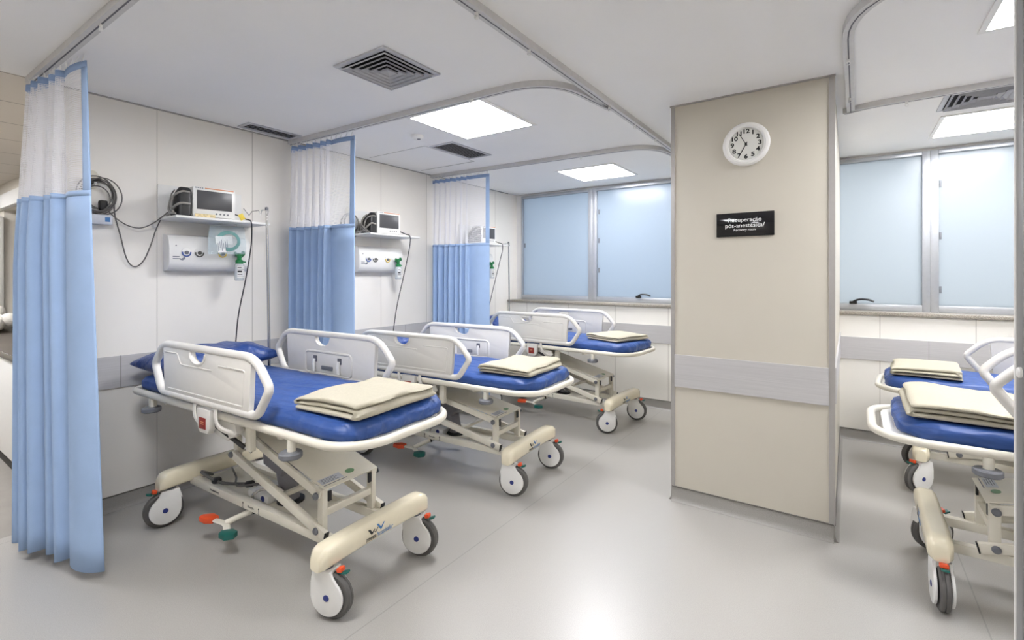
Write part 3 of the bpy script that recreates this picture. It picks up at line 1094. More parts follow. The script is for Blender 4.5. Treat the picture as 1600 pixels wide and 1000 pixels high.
def mattress_mesh(x0, x1, hw, z0, t, seed, b):
    levels = [(0.030, 0.0), (0.008, 0.012), (0.0, 0.03), (0.0, 0.06), (0.006, t - 0.022), (0.020, t - 0.007), (0.045, t), (0.10, t + 0.002), (0.16, t + 0.003), (0.22, t + 0.003), (0.28, t + 0.002), (0.325, t + 0.002)]
    N = 14
    rings = []
    for li, (ins, dz) in enumerate(levels):
        r = max(0.075 - ins, 0.012)
        pts = rounded_rect(x0 + ins, x1 - ins, -hw + ins, hw - ins, r, max(0.15 - ins, 0.012), N)
        # subdivide the long straight sides
        out = []
        for i, p in enumerate(pts):
            q = pts[(i + 1) % len(pts)]
            d = math.hypot(q[0] - p[0], q[1] - p[1])
            out.append(p)
            if (i + 1) % (N + 1) == 0:
                m = 60 if (i // (N + 1)) % 2 == 1 else 22
                for k in range(1, m):
                    out.append((p[0] + (q[0] - p[0]) * k / m, p[1] + (q[1] - p[1]) * k / m))
        ring = []
        for (x, y) in out:
            s_ = noise.noise(Vector((x * 14, y * 14, seed + dz * 10)))
            s2 = noise.noise(Vector((x * 5, y * 5, seed * 3)))
            side = 1.0 if ins < 0.05 else 0.4
            ddz = (0.004 * s_ + 0.005 * s2) * side if li > 0 else 0
            wr = noise.noise(Vector((x * 13, y * 13, seed * 7 + dz * 30)))
            wr = (1 - abs(wr) * 2.2)
            k = (0.006 * s_ + 0.007 * wr * (0.5 + max(0.0, min(1.0, (x - 0.3) * 2)))) * side if li > 0 else 0
            cxm = (x0 + x1) / 2
            nx = 1 if x > x1 - 0.1 else (-1 if x < x0 + 0.1 else 0)
            ny = 1 if y > hw - 0.1 else (-1 if y < -hw + 0.1 else 0)
            if ins > 0.06:
                nx = ny = 0
            ring.append(b.bm.verts.new((x + nx * k, y + ny * k, z0 + dz + ddz)))
        rings.append(ring)
    for a, c in zip(rings, rings[1:]):
        n = len(a)
        for k in range(n):
            b.face([a[k], a[(k + 1) % n], c[(k + 1) % n], c[k]])
    b.face(rings[0][::-1])
    b.face(rings[-1])

def make_stretcher(label, pose, lift, casters, seed, lowered=0, slid=0, mat_end=1.003):
    zf = 0.764 + lift
    root = thing('hospital_stretcher', label, 'stretcher bed', (pose[0], pose[1], 0), pose[2], 'hospital stretcher beds')
    # upper frame
    fr = MB()
    ring = [(p[0], p[1], zf) for p in rounded_rect(-1.0, 1.045, -0.345, 0.345, 0.10, 0.20, 9)]
    fr.tube(ring, 0.0195, 12, True)
    for x in (-0.55, 0.0, 0.55):
        fr.bar((x, -0.34, zf - 0.02), (x, 0.34, zf - 0.02), 0.03, 0.03, 0.003)
    fr.build('bed_frame', 'cream', root, 50)
    pf = MB()
    pf.prism(rounded_rect(-0.965, 1.0, -0.322, 0.322, 0.08, 0.16, 8), 'xy', zf - 0.012, zf + 0.004, 0.003)
    for x in (0.965, 0.94):
        pf.box(x - 0.006, x + 0.006, -0.15, 0.15, zf + 0.003, zf + 0.008, 0.002)
    pf.build('bed_platform', 'white', root)
    mt = MB()
    mattress_mesh(-0.955, mat_end, 0.325, zf + 0.002, 0.088, seed, mt)
    mt.build('mattress', 'blue', root, 70)
    for s in (-1, 1):
        make_side_rail(root, s, zf - (0.30 if s == lowered else 0.0) + ((0.09 if s == slid else 0.045) if slid else 0.0), (0.11 if s == slid else 0.03) if slid else 0.0)
    # corner bumpers
    for x, s in ((0.655, -1), (0.655, 1), (-0.70, -1), (-0.70, 1)):
        p = MB().cyl((x, s * 0.345, zf - 0.015), (x, s * 0.345, zf - 0.075), 0.019, 16)
        o = p.build('bumper_post', 'cream', root)
        d = MB().lathe([(0.0, -0.014), (0.044, -0.014), (0.049, -0.008), (0.049, 0.008), (0.044, 0.014), (0.0, 0.014)], (x + 0.004, s * 0.352, zf - 0.078), (0, 0, 1), 28)
        d.build('bumper_disc', 'grey', o)
    # lift: fixed posts near the foot end, moving posts near the middle, parallel arms and a cover plate
    XP, YP = 0.605, 0.150
    xm = -0.14
    rise = 0.205 + lift
    zl, zu = 0.272, 0.425
    ml, mu = zl + rise, zu + rise
    for s in (-1, 1):
        MB().box(XP - 0.020, XP + 0.020, s * YP - 0.014, s * YP + 0.014, 0.205, 0.462, 0.003).build('lift_post', 'cream', root)
        arm = MB().bar((XP + 0.055, s * (YP - s * 0) + s * 0.024, zl - 0.055 / 0.745 * rise * 1), (xm, s * YP + s * 0.024, ml), 0.024, 0.045, 0.003)
        ao = arm.build('lift_arm', 'cream', root)
        dr = Vector((XP - xm, 0, -rise)).normalized()
        c = MB().bar(Vector((XP + 0.055, s * (YP + 0.024), zl - 0.055 / 0.745 * rise)), Vector((XP + 0.055, s * (YP + 0.024), zl - 0.055 / 0.745 * rise)) + dr * 0.006, 0.026, 0.047, 0.002)
        c.build('end_plug', 'black', ao)
        arm = MB().bar((XP + 0.012, s * (YP + 0.021), zu + 0.016 - 0.012 / 0.745 * rise), (xm, s * (YP + 0.021), mu + 0.016), 0.016, 0.042, 0.003)
        ao = arm.build('lift_arm', 'cream', root)
        ya, yb_ = sorted((s * (YP - 0.036), s * (YP - 0.016)))
        MB().box(XP + 0.012, XP + 0.022, ya, yb_, zu - 0.028, zu + 0.020, 0.001).build('end_plug', 'black', ao)
        MB().bar((xm, s * YP, ml - 0.03), (xm, s * YP, zf - 0.06), 0.028, 0.040, 0.003, (1, 0, 0)).build('lift_link', 'cream', root)
        MB().box(xm - 0.02, xm + 0.055, s * YP - 0.006, s * YP + 0.006, zf - 0.15, zf - 0.012, 0.002).build('frame_bracket', 'cream', root)
        MB().bar((xm + 0.03, s * (YP + 0.01), zf - 0.145), (xm + 0.27, s * (YP + 0.05), zf - 0.03), 0.022, 0.020, 0.002).build('frame_brace', 'cream', root)
        # grey pivot caps
        for (px, pz) in ((XP, zl + 0.0), (XP, zu + 0.012), (xm, ml)):
            pv = MB()
            pv.lathe([(0.017, 0.0), (0.017, 0.008), (0.011, 0.014), (0.0, 0.016)], (px, s * (YP + 0.034), pz), (0, s, 0), 16)
            pv.build('pivot_cap', 'grey', root)
    # cover plate over the upper arms
    cv = MB()
    p0, p1 = Vector((XP + 0.03, 0, zu + 0.038)), Vector((xm - 0.02, 0, mu + 0.036 + 0.035 / 0.745 * rise * 0.0))
    cv.bar(p0, p1, 0.318, 0.006, 0.001)
    cvo = cv.build('lift_cover', 'cream', root)
    st = MB()
    dirx = (p1 - p0).normalized()
    nrm = Vector((-dirx.z, 0, dirx.x)) * (1 if dirx.x > 0 else -1)
    ctr = p0 + dirx * 0.055 + nrm * 0.0034
    mtx = frame_mtx(ctr, (0, 1, 0), dirx)
    st.box(-0.150, -0.025, -0.022, 0.022, 0, 0.0006, 0, mtx)
    st.mi = 1
    st.box(-0.150, -0.015, -0.034, -0.030, 0, 0.0006, 0, mtx)
    for q in range(4):
        st.box(-0.140, -0.05 - 0.01 * (q % 2), -0.016 + q * 0.009, -0.013 + q * 0.009, 0.0006, 0.0010, 0, mtx)
    st.build('sticker', ['sticker', 'ink_grey'], cvo)
    lf = MB()
    lf.prism([(0.028 + 0.026 * math.cos(2 * PI * q / 20), 0.002 + 0.018 * math.sin(2 * PI * q / 20)) for q in range(20)], 'xy', 0, 0.0008, 0, mtx)
    lf.build('leaf_mark', 'leaf', cvo)
    # cross members between the posts and arms
    MB().bar((XP, -YP, 0.345), (XP, YP, 0.345), 0.030, 0.035, 0.002).build('post_crossbar', 'cream', root)
    MB().bar((xm, -YP, ml + 0.02), (xm, YP, ml + 0.02), 0.035, 0.035, 0.002).build('link_crossbar', 'cream', root)
    MB().bar((0.30, -YP - 0.02, zl + 0.305 / 0.745 * rise), (0.30, YP + 0.02, zl + 0.305 / 0.745 * rise), 0.03, 0.02, 0.002).build('arm_crossbar', 'cream', root)
    # hydraulic jack under a grey sleeve
    jk = MB().cyl((0.125, 0.0, 0.232), (0.075, 0.0, 0.42), 0.048, 24, 0.004, 0.055)
    zt = zu + (XP - 0.05) / 0.745 * rise
    jk.prism([(-0.045, 0.415), (0.12, 0.375), (0.20, zt - 0.09), (0.06, zt + 0.01), (-0.06, zt + 0.03)], 'xz', -0.065, 0.065, 0.015)
    jo = jk.build('jack_sleeve', 'sleeve', root)
    MB().lathe([(0.072, 0.0), (0.072, 0.012), (0.060, 0.016), (0.0, 0.016)], (0.125, 0.0, 0.226), (0, 0, 1), 24).build('tray_hole_shade', 'black', jo)  # black disc gives the shade of the hole in the base tray
    # gas spring beside the tilt scale
    gs = MB().cyl((0.04, -0.352, zf - 0.055), (0.20, -0.30, zf - 0.150), 0.011, 14)
    go = gs.build('gas_spring', 'rubber', root)
    MB().cyl((0.20, -0.30, zf - 0.150), (0.235, -0.285, zf - 0.172), 0.005, 10).build('piston_rod', 'steel', go)
    MB().box(0.205, 0.250, -0.300, -0.27, zf - 0.165, zf - 0.015, 0.004).build('spring_bracket', 'cream', root)
    # tilt scale housing with red label on the outside of both sides
    for s in (-1, 1):
        h = MB()
        hx = -0.025
        pr = [(hx - 0.062, zf + 0.03), (hx + 0.07, zf + 0.03), (hx + 0.066, zf - 0.062), (hx + 0.045, zf - 0.092), (hx - 0.035, zf - 0.092), (hx - 0.056, zf - 0.062)]
        h.prism([(p[0], p[1]) for p in pr], 'xz', s * 0.372 - 0.018, s * 0.372 + 0.018, 0.008)
        h.prism([(hx - 0.03, zf - 0.02), (hx + 0.20, zf - 0.03), (hx + 0.22, zf - 0.075), (hx + 0.13, zf - 0.125), (hx + 0.0, zf - 0.105)], 'xz', s * 0.372 - s * 0.055 - 0.02, s * 0.372 - s * 0.055 + 0.02, 0.01)
        ho = h.build('tilt_scale', 'offwhite', root)
        l = MB()
        ya, yb_ = sorted((s * 0.390, s * 0.3925))
        l.box(hx - 0.032, hx + 0.034, ya, yb_, zf - 0.070, zf - 0.012, 0.001)
        l.build('scale_window', 'red', ho)
        l = MB()
        ya, yb_ = sorted((s * 0.3925, s * 0.3932))
        l.box(hx - 0.014, hx + 0.016, ya, yb_, zf - 0.046, zf - 0.042)
        l.box(hx - 0.014, hx + 0.016, ya, yb_, zf - 0.036, zf - 0.032)
        l.build('scale_marks', 'salmon', ho)
    # base
    make_beam(root, 0.805, 1, True)
    make_beam(root, -0.655, -1, False)
    for s in (-1, 1):
        rb = MB()
        ya, yb_ = sorted((s * 0.128, s * 0.168))
        rb.box(-0.645, 0.79, ya, yb_, 0.205, 0.250, 0.003)
        ro = rb.build('base_rail', 'cream', root)
        tx = MB()
        yt = s * 0.1684
        xa = (-s, 0, 0)
        tx.mesh(text_mesh('Trendelenburg', 0.017, 0.0003, 'CENTER', 0, 1.0, 0.0003), frame_mtx((-0.36 if s < 0 else 0.36 - 0.72, yt, 0.227), xa, (0, 0, 1)))
        tx.mesh(text_mesh('Eleva\u00e7\u00e3o', 0.017, 0.0003, 'CENTER', 0, 1.0, 0.0002), frame_mtx((0.02, yt, 0.227), xa, (0, 0, 1)))
        for q in (-0.055, 0.095):
            ya, yb_ = sorted((yt, yt + s * 0.0004))
            tx.box(q - 0.0015, q + 0.0015, ya, yb_, 0.214, 0.240)
            tx.prism([(q - 0.006, 0.233), (q + 0.006, 0.233), (q, 0.243)], 'xz', ya, yb_)
            tx.box(q - 0.009, q + 0.009, ya, yb_, 0.210, 0.212)
        tx.build('lettering', 'ink', ro, None)
    MB().box(-0.62, 0.42, -0.128, 0.128, 0.212, 0.226, 0.002).build('base_tray', 'cream', root)
    # hydraulic lines lying on the tray
    hz = MB()
    hz.tube(smooth_path([(-0.60, -0.06, 0.235), (-0.52, -0.16, 0.30), (-0.36, -0.13, 0.262), (-0.20, -0.05, 0.262), (-0.06, 0.0, 0.262), (0.10, 0.02, 0.262)], 6), 0.009, 8)
    hz.tube(smooth_path([(-0.60, 0.06, 0.235), (-0.40, -0.02, 0.25), (-0.22, -0.11, 0.27), (-0.08, -0.06, 0.29), (0.06, 0.05, 0.26)], 6), 0.006, 8)
    hz.build('hydraulic_hose', 'cable', root)
    for (x, y, z) in ((-0.40, -0.14, 0.268), (-0.20, -0.055, 0.262), (-0.03, 0.06, 0.285), (0.06, 0.045, 0.29)):
        hz = MB().cyl((x - 0.02, y, z - 0.005), (x + 0.02, y + 0.012, z + 0.005), 0.019, 14, 0.004)
        hz.build('hose_clamp', 'black', root)
    MB().box(-0.13, 0.07, -0.10, 0.06, 0.226, 0.268, 0.008).build('pump_block', 'white', root)
    MB().lathe([(0.016, 0), (0.016, 0.002), (0, 0.002)], (0.02, -0.1002, 0.248), (0, -1, 0), 16).build('pump_badge', 'hub', root)
    hz = MB().tube(smooth_path([(-0.05, -0.115, 0.236), (-0.02, -0.13, 0.275), (0.02, -0.10, 0.30), (0.12, -0.06, 0.315), (0.17, -0.05, 0.27)], 6), 0.007, 8)
    hz.build('jack_pipe', 'steel', root)
    # rocking foot pedals on both sides
    for s in (-1, 1):
        p = MB()
        p.cyl((-0.02, s * 0.10, 0.190), (-0.115, s * 0.225, 0.135), 0.016, 12)
        p.tube(smooth_path([(-0.20, s * 0.250, 0.138), (-0.115, s * 0.232, 0.130), (-0.06, s * 0.250, 0.118)], 5), 0.018, 8, False, 0.45, (0, 0, 1))
        po = p.build('pedal_lever', 'cream', root)
        q = MB()
        q.lathe([(0.0165, -0.006), (0.021, -0.006), (0.021, 0.006), (0.0165, 0.006)], (-0.035, s * 0.120, 0.181), (-0.095, s * 0.125, -0.055), 16)
        q.build('lever_collar', 'rubber', po)
        q = MB()
        q.prism([(-0.285, s * 0.265), (-0.245, s * 0.225), (-0.195, s * 0.225), (-0.185, s * 0.265), (-0.22, s * 0.29), (-0.275, s * 0.29)], 'xy', 0.124, 0.154, 0.005)
        q.build('raise_pedal', 'orange', po)
        q = MB()
        q.prism([(-0.068, s * 0.275), (-0.035, s * 0.232), (0.01, s * 0.232), (0.030, s * 0.265), (0.0, s * 0.30), (-0.05, s * 0.30)], 'xy', 0.100, 0.130, 0.005)
        q.build('lower_pedal', 'green', po)
    for (x, y), rot in zip(((0.80, -0.275), (0.80, 0.275), (-0.655, -0.275), (-0.655, 0.275)), casters):
        make_caster(root, x, y, rot - pose[2])
    return root, zf

R = math.radians
beds = [
    ('hospital stretcher with blue mattress nearest the camera, beside the first curtain', (-2.681, 1.506, 0.047), 0.011, (R(18), R(20), R(-100), R(-100))),
    ('hospital stretcher second from the camera in the left row, between the two front beds', (-2.693, 2.904, 0.055), -0.055, (R(18), R(18), R(10), R(40))),
    ('hospital stretcher farthest back in the left row, under the left windows', (-2.627, 4.574, -0.047), -0.008, (R(-155), R(15), R(60), R(20))),
    ('hospital stretcher in front on the right of the partition, next to the steel door', (1.145, 3.15, 3.13), -0.03, (R(30), R(-88), R(20), R(40))),
    ('hospital stretcher at the back on the right of the partition, under the right windows', (1.235, 4.54, 3.063), -0.08, (R(-150), R(-135), R(20), R(40))),
]
bed_zf = []
for i, (lab, pose, lift, cst) in enumerate(beds):
    _, zf = make_stretcher(lab, pose, lift, cst, i * 3.7 + 1, 1 if i == 4 else 0, 1 if i == 3 else 0, 0.95 if i == 3 else 1.003)
    bed_zf.append(zf)

# ------------------------------------------------------------------ pillows and folded blankets
def pillow(label, pose, lx, ly, rz, hx, hy, hgt, z0, seed):
    b = MB()
    N = 30
    def fn(sgn):
        def f(u, v):
            a, c = 2 * u - 1, 2 * v - 1
            x = math.sin(a * PI / 2)
            y = math.sin(c * PI / 2)
            e = max(0, 1 - abs(x) ** 2.4) ** 0.42 * max(0, 1 - abs(y) ** 3.6) ** 0.42
            px = hx * x * (1 - 0.06 * (1 - y * y) * abs(x))
            py = hy * y * (1 - 0.04 * (1 - x * x) * abs(y))
            n1 = noise.noise(Vector((px * 9, py * 9, seed)))
            z = hgt * 0.5 * e * (1 + 0.20 * n1)
            if sgn < 0:
                zz = hgt * 0.42 - z * 0.84
            else:
                zz = hgt * 0.42 + z * 1.15
            return Vector((px, py, zz + 0.008 * n1 * e))
        return f
    b.grid(fn(1), N, N)
    b.grid(fn(-1), N, N)
    bmesh.ops.remove_doubles(b.bm, verts=b.bm.verts, dist=0.0006)
    o = b.build('pillow', 'blue_pillow', None, 80)
    w = world_pt(pose, (lx, ly, z0))
    o.location = w
    o.rotation_euler = (0, 0, pose[2] + rz)
    return tag(o, label, 'pillow', 'blue pillows on the stretchers')
pillow('dark blue pillow at the head of the nearest stretcher', beds[0][1], -0.80, 0.025, 0.05, 0.235, 0.36, 0.16, bed_zf[0] + 0.088, 1)
pillow('dark blue pillow at the head of the second left stretcher', beds[1][1], -0.78, 0.0, 0.0, 0.22, 0.32, 0.16, bed_zf[1] + 0.092, 2)
pillow('blue pillow at the head of the stretcher under the left windows', beds[2][1], -0.78, 0.0, 0.0, 0.22, 0.32, 0.16, bed_zf[2] + 0.092, 3)

def blanket(label, pose, lx, ly, rz, W, D, th, layers, z0, seed):
    """serpentine fold: profile runs along local x, extruded along local y"""
    b = MB()
    path = []
    t2 = th / 2
    for k in range(layers):
        z = t2 + k * th
        inset = 0.011 * math.sin(seed + k * 2.1)
        xa, xb = -W / 2 + t2 + inset, W / 2 - t2 - abs(inset)
        xs = [xa + (xb - xa) * q / 18 for q in range(19)]
        if k % 2 == 1:
            xs = xs[::-1]
        for x in xs:
            path.append((x, z))
        if k < layers - 1:
            xe = xs[-1]
            sg_ = 1 if k % 2 == 0 else -1
            for q in range(1, 6):
                a = -PI / 2 + PI * q / 6
                path.append((xe + sg_ * t2 * 1.0 * math.cos(a), z + t2 + t2 * math.sin(a)))
    n = len(path)
    hth = th * 0.43
    up, dn, cen = [], [], []
    for i in range(n):
        p, q = path[max(i - 1, 0)], path[min(i + 1, n - 1)]
        dx, dz = q[0] - p[0], q[1] - p[1]
        L = math.hypot(dx, dz) or 1
        nx, nz = -dz / L, dx / L
        up.append((path[i][0] + nx * hth, path[i][1] + nz * hth))
        dn.append((path[i][0] - nx * hth, path[i][1] - nz * hth))
    # rounded free ends
    def endcap(c, d):
        return [(c[0] + d * hth * 0.75 , c[1])]
    cz = [p[1] for p in path]
    pz = cz + [cz[-1]] + cz[::-1] + [cz[0]]
    prof = up + endcap(path[-1], 1 if (layers - 1) % 2 == 0 else -1) + dn[::-1] + endcap(path[0], -1)
    VS = [-1, -0.992, -0.975, -0.94] + [-0.9 + 1.8 * q / 22 for q in range(23)] + [0.94, 0.975, 0.992, 1]
    Hh = layers * th
    rows = []
    for v in VS:
        y = v * D / 2
        row = []
        for (x, z), zc in zip(prof, pz):
            lay = zc / Hh
            e = max(0, (abs(v) - 0.94) / 0.06)
            z = zc + (z - zc) * math.sqrt(max(0.0, 1 - 0.92 * e * e))
            lay = z / Hh
            pinch = 1
            w1 = noise.noise(Vector((x * 4, y * 4, seed)))
            w2 = noise.noise(Vector((x * 12, y * 12, seed + 5)))
            zz = z * pinch * (1 + 0.16 * w1 * lay) + (0.010 * w1 + 0.004 * w2) * lay
            edge = max(0, (abs(x) / (W / 2) - 0.8) / 0.2)
            zz -= 0.010 * edge * edge * lay
            yy = y * (1 + 0.035 * math.sin(seed + round(zc / th - 0.5) * 2.3)) + 0.010 * noise.noise(Vector((x * 6, lay * 4, seed + v * 2)))
            xx = x * (1 - 0.05 * e * e) + 0.010 * noise.noise(Vector((y * 5, lay * 5, seed + 9)))
            row.append(b.bm.verts.new((xx, yy, max(zz, 0.0))))
        rows.append(row)
    m = len(prof)
    for r0, r1 in zip(rows, rows[1:]):
        for k in range(m):
            b.face([r0[k], r0[(k + 1) % m], r1[(k + 1) % m], r1[k]])
    b.face(rows[0][::-1])
    b.face(rows[-1])
    o = b.build('folded_blanket', 'fleece', None, 70)
    o.location = world_pt(pose, (lx, ly, z0))
    o.rotation_euler = (0, 0, pose[2] + rz)
    return tag(o, label, 'blanket', 'folded cream blankets')
zz = [z + 0.099 for z in bed_zf]
blanket('folded cream fleece blanket on the foot of the nearest stretcher', beds[0][1], 0.785, -0.03, 0.03, 0.43, 0.50, 0.022, 3, zz[0], 1.3)
blanket('folded cream fleece blanket on the second left stretcher', beds[1][1], 0.76, -0.05, 0.0, 0.42, 0.48, 0.020, 3, zz[1], 4.1)
blanket('folded cream fleece blanket on the stretcher under the left windows', beds[2][1], 0.74, 0.02, -0.25, 0.42, 0.46, 0.018, 3, zz[2], 7.7)
blanket('folded cream fleece blanket on the stretcher next to the steel door', beds[3][1], 0.69, 0.04, 0.0, 0.45, 0.52, 0.024, 3, zz[3], 2.9)
blanket('folded cream fleece blanket on the stretcher under the right windows', beds[4][1], 0.78, 0.03, 0.0, 0.38, 0.50, 0.020, 3, zz[4], 5.5)

# ------------------------------------------------------------------ wall equipment of each left bay
def bay(i, dy, where):
    Y = lambda y: y + dy
    # backing panel and shelf
    t = thing('wall_shelf', 'white wall shelf with backing panel %s' % where, 'shelf', (XL, Y(1.55), 1.87), 0, 'white monitor shelves')
    MB().box(0.0, 0.018, -0.25, 0.29, 0.0, 0.225, 0.002).build('back_panel', 'white', t)
    MB().box(0.0, 0.30, -0.25, 0.36, -0.016, 0.0, 0.004).build('shelf_board', 'white', t)
    # gas outlet console
    g = thing('gas_outlet_panel', 'white medical gas outlet console %s' % where, 'gas outlet panel', (XL, Y(1.60), 1.64), 0, 'medical gas consoles')
    prof = [(0.0, -0.125), (0.055, -0.125), (0.085, -0.105), (0.100, -0.07), (0.100, 0.03), (0.088, 0.085), (0.070, 0.115), (0.0, 0.125)]
    MB().prism(prof, 'xz', -0.265, 0.265, 0.003).build('console_body', 'white', g)
    for y, m in ((-0.165, 'gas_blue'), (-0.085, 'gas_grey'), (0.065, 'gas_yellow'), (0.185, 'gas_green')):
        o = MB().lathe([(0.0, 0.0), (0.030, 0.0), (0.030, 0.006), (0.0, 0.008)], (0.099, y, 0.0), (1, 0, 0), 24).build('gas_outlet', 'white', g)
        rg = MB()
        pts = [(0.107, y + 0.025 * math.cos(a), 0.025 * math.sin(a)) for a in [PI * 0.95 + PI * 1.1 * q / 16 for q in range(17)]]
        rg.tube(pts, 0.0045, 8)
        rg.build('outlet_ring', m, o)
        MB().lathe([(0.012, 0.0), (0.012, 0.012), (0.006, 0.014), (0.0, 0.012)], (0.105, y, 0.0), (1, 0, 0), 16).build('outlet_valve', 'gas_grey' if m == 'gas_grey' else 'grey', o)
    MB().lathe([(0.004, 0), (0.004, 0.002), (0, 0.002)], (0.0985, -0.225, 0.045), (1, 0, 0.15), 10).build('fixing_screw', 'dgrey', g)
    lg = MB()
    for q in range(2):
        lg.box(0.1, 0.1006, -0.245, -0.205 + q * 0.008, -0.032 - q * 0.014, -0.026 - q * 0.014)
    lg.prism([(-0.205, -0.050), (-0.170, -0.026), (-0.172, -0.046), (-0.186, -0.054)], 'yz', 0.1, 0.1006)
    lg.build('maker_mark', 'ink_grey', g)
    # patient monitor, screen facing the room
    mo = thing('patient_monitor', 'white patient monitor with dark screen on the shelf %s' % where, 'monitor', (XL + 0.24, Y(1.545), 1.871), -0.06, 'patient monitors')
    b = MB()
    b.box(-0.115, 0.028, -0.132, 0.132, 0.004, 0.205, 0.012)
    for (x, y) in ((-0.09, -0.1), (-0.09, 0.1), (0.01, -0.1), (0.01, 0.1)):
        b.cyl((x, y, 0), (x, y, 0.008), 0.010, 10)
    b.build('casing', 'white', mo)
    MB().box(-0.13, -0.115, -0.12, 0.12, 0.015, 0.195, 0.004).build('rear_cover', 'black', mo)
    MB().box(0.026, 0.0305, -0.108, 0.108, 0.055, 0.180, 0.001).build('screen', 'screen', mo)
    MB().box(0.026, 0.0295, -0.06, 0.118, 0.193, 0.200, 0.0005).build('alarm_strip', 'salmon', mo)
    bt = MB()
    for q in range(4):
        bt.lathe([(0.006, 0), (0.006, 0.003), (0, 0.004)], (0.027, 0.01 + q * 0.024, 0.030), (1, 0, 0), 10)
    bt.build('button', 'grey', mo)
    mk = MB()
    for q in range(4):
        mk.box(0.0275, 0.0285, -0.118 + q * 0.013, -0.110 + q * 0.013, 0.192, 0.199)
    mk.build('maker_mark', 'ink_grey', mo)
    # module box with hoses at the monitor's near side
    hb = thing('lead_bundle', 'bundle of coiled monitor leads and hoses beside the monitor %s' % where, 'cables', (XL + 0.225, Y(1.372), 1.871), 0, 'monitor lead bundles')
    pr = [(-0.105, 0.0), (0.042, 0.0), (0.045, 0.16), (0.025, 0.188), (-0.03, 0.165), (-0.10, 0.115)]
    MB().prism(pr, 'xz', -0.045, 0.036, 0.022, None, 4).build('lead_pouch', 'black', hb)
    rn = random.Random(i + 3)
    hs = MB()
    ys = -0.050
    for pts, r in (([(0.05, 0.02, 0.150), (0.048, -0.02, 0.152), (0.03, ys, 0.140), (-0.01, ys - 0.004, 0.115), (-0.03, ys - 0.006, 0.06), (0.0, ys - 0.008, 0.012)], 0.0065),
                   ([(0.05, 0.02, 0.075), (0.046, -0.03, 0.078), (0.02, ys - 0.006, 0.055), (-0.03, ys - 0.010, 0.025), (-0.10, ys - 0.004, 0.010), (-0.13, -0.05, 0.010)], 0.0075),
                   ([(0.0, ys, 0.165), (-0.045, ys - 0.004, 0.135), (-0.06, ys - 0.006, 0.08), (-0.02, ys - 0.012, 0.040), (0.03, ys - 0.014, 0.012)], 0.0045),
                   ([(-0.10, -0.03, 0.09), (-0.09, ys, 0.06), (-0.05, ys - 0.010, 0.035), (0.0, ys - 0.018, 0.010), (0.05, ys - 0.014, 0.008)], 0.0045),
                   ([(-0.07, ys, 0.12), (-0.085, ys - 0.006, 0.05), (-0.04, ys - 0.014, 0.012), (0.02, ys - 0.022, 0.008)], 0.004)):
        hs.tube(smooth_path([(p[0], p[1] + rn.uniform(-0.004, 0.0), p[2] + rn.uniform(0, 0.008)) for p in pts], 6), r, 8)
    hs.build('hose', 'hose', hb)
    # flowmeter on the last outlet
    fl = thing('oxygen_flowmeter', 'green oxygen flowmeter with clear bottle on the console %s' % where, 'flowmeter', (XL + 0.112, Y(1.762), 1.632), 0, 'oxygen flowmeters')
    v = MB()
    v.cyl((-0.002, 0, 0), (0.05, 0, 0), 0.014, 14, 0.003)
    v.cyl((0.035, 0, 0.018), (0.035, 0, -0.03), 0.015, 14, 0.003)
    v.lathe([(0.0, 0.0), (0.014, 0.0), (0.018, 0.004), (0.018, 0.014), (0.014, 0.018), (0, 0.018)], (0.035, 0.018, 0.012), (0.2, 1, 0.1), 12)
    v.cyl((0.035, -0.016, 0.008), (0.035, -0.034, 0.016), 0.010, 10)
    v.lathe([(0.012, 0.0), (0.026, -0.012), (0.026, -0.034), (0.0, -0.034)], (0.035, 0, -0.028), (0, 0, 1), 16)
    v.cyl((0.035, 0.02, -0.05), (0.035, 0.045, -0.05), 0.006, 8)
    v.build('valve', 'gas_green', fl)
    MB().lathe([(0.0, -0.185), (0.026, -0.185), (0.031, -0.178), (0.031, -0.07), (0.026, -0.062), (0.0, -0.062)], (0.035, 0, 0), (0, 0, 1), 20).build('bottle', 'bottle', fl)
    lb = MB()
    def lab(u, vv):
        a = -0.9 + 1.8 * u
        return Vector((0.035 + 0.0316 * math.cos(a), 0.0316 * math.sin(a), -0.165 + 0.085 * vv))
    lb.grid(lab, 10, 1)
    lb.build('bottle_label', 'white', fl)
    lb = MB()
    for (z0, z1, a0, a1) in ((-0.094, -0.088, -0.8, 0.0), (-0.106, -0.104, -0.85, 0.85), (-0.126, -0.114, -0.8, 0.1), (-0.143, -0.137, -0.8, 0.2), (-0.156, -0.154, -0.85, 0.85)):
        lb.grid(lambda u, vv: Vector((0.035 + 0.0321 * math.cos(a0 + (a1 - a0) * u), 0.0321 * math.sin(a0 + (a1 - a0) * u), z0 + (z1 - z0) * vv)), 6, 1)
    lb.build('label_print', 'ink', fl)
    # mains lead running over the shelf end and down the wall
    pc = MB()
    pts = [(XL + 0.12, Y(1.685), 1.935), (XL + 0.20, Y(1.725), 1.915), (XL + 0.27, Y(1.750), 1.885), (XL + 0.308, Y(1.765), 1.868), (XL + 0.300, Y(1.775), 1.79), (XL + 0.25, Y(1.79), 1.66), (XL + 0.19, Y(1.785), 1.45), (XL + 0.13, Y(1.765), 1.20), (XL + 0.08, Y(1.77), 1.0), (XL + 0.04, Y(1.78), 0.80), (XL + 0.022, Y(1.80), 0.55)]
    pc.tube(smooth_path(pts, 8), 0.0042, 8)
    o = pc.build('power_cord', 'black', None)
    tag(o, 'black power cord hanging down the wall from the shelf %s' % where, 'cord', 'black monitor power cords')
    return t
bay(0, 0.0, 'above the nearest stretcher')
bay(1, 1.52, 'above the second left stretcher')
bay(2, 3.05, 'behind the farthest curtain')

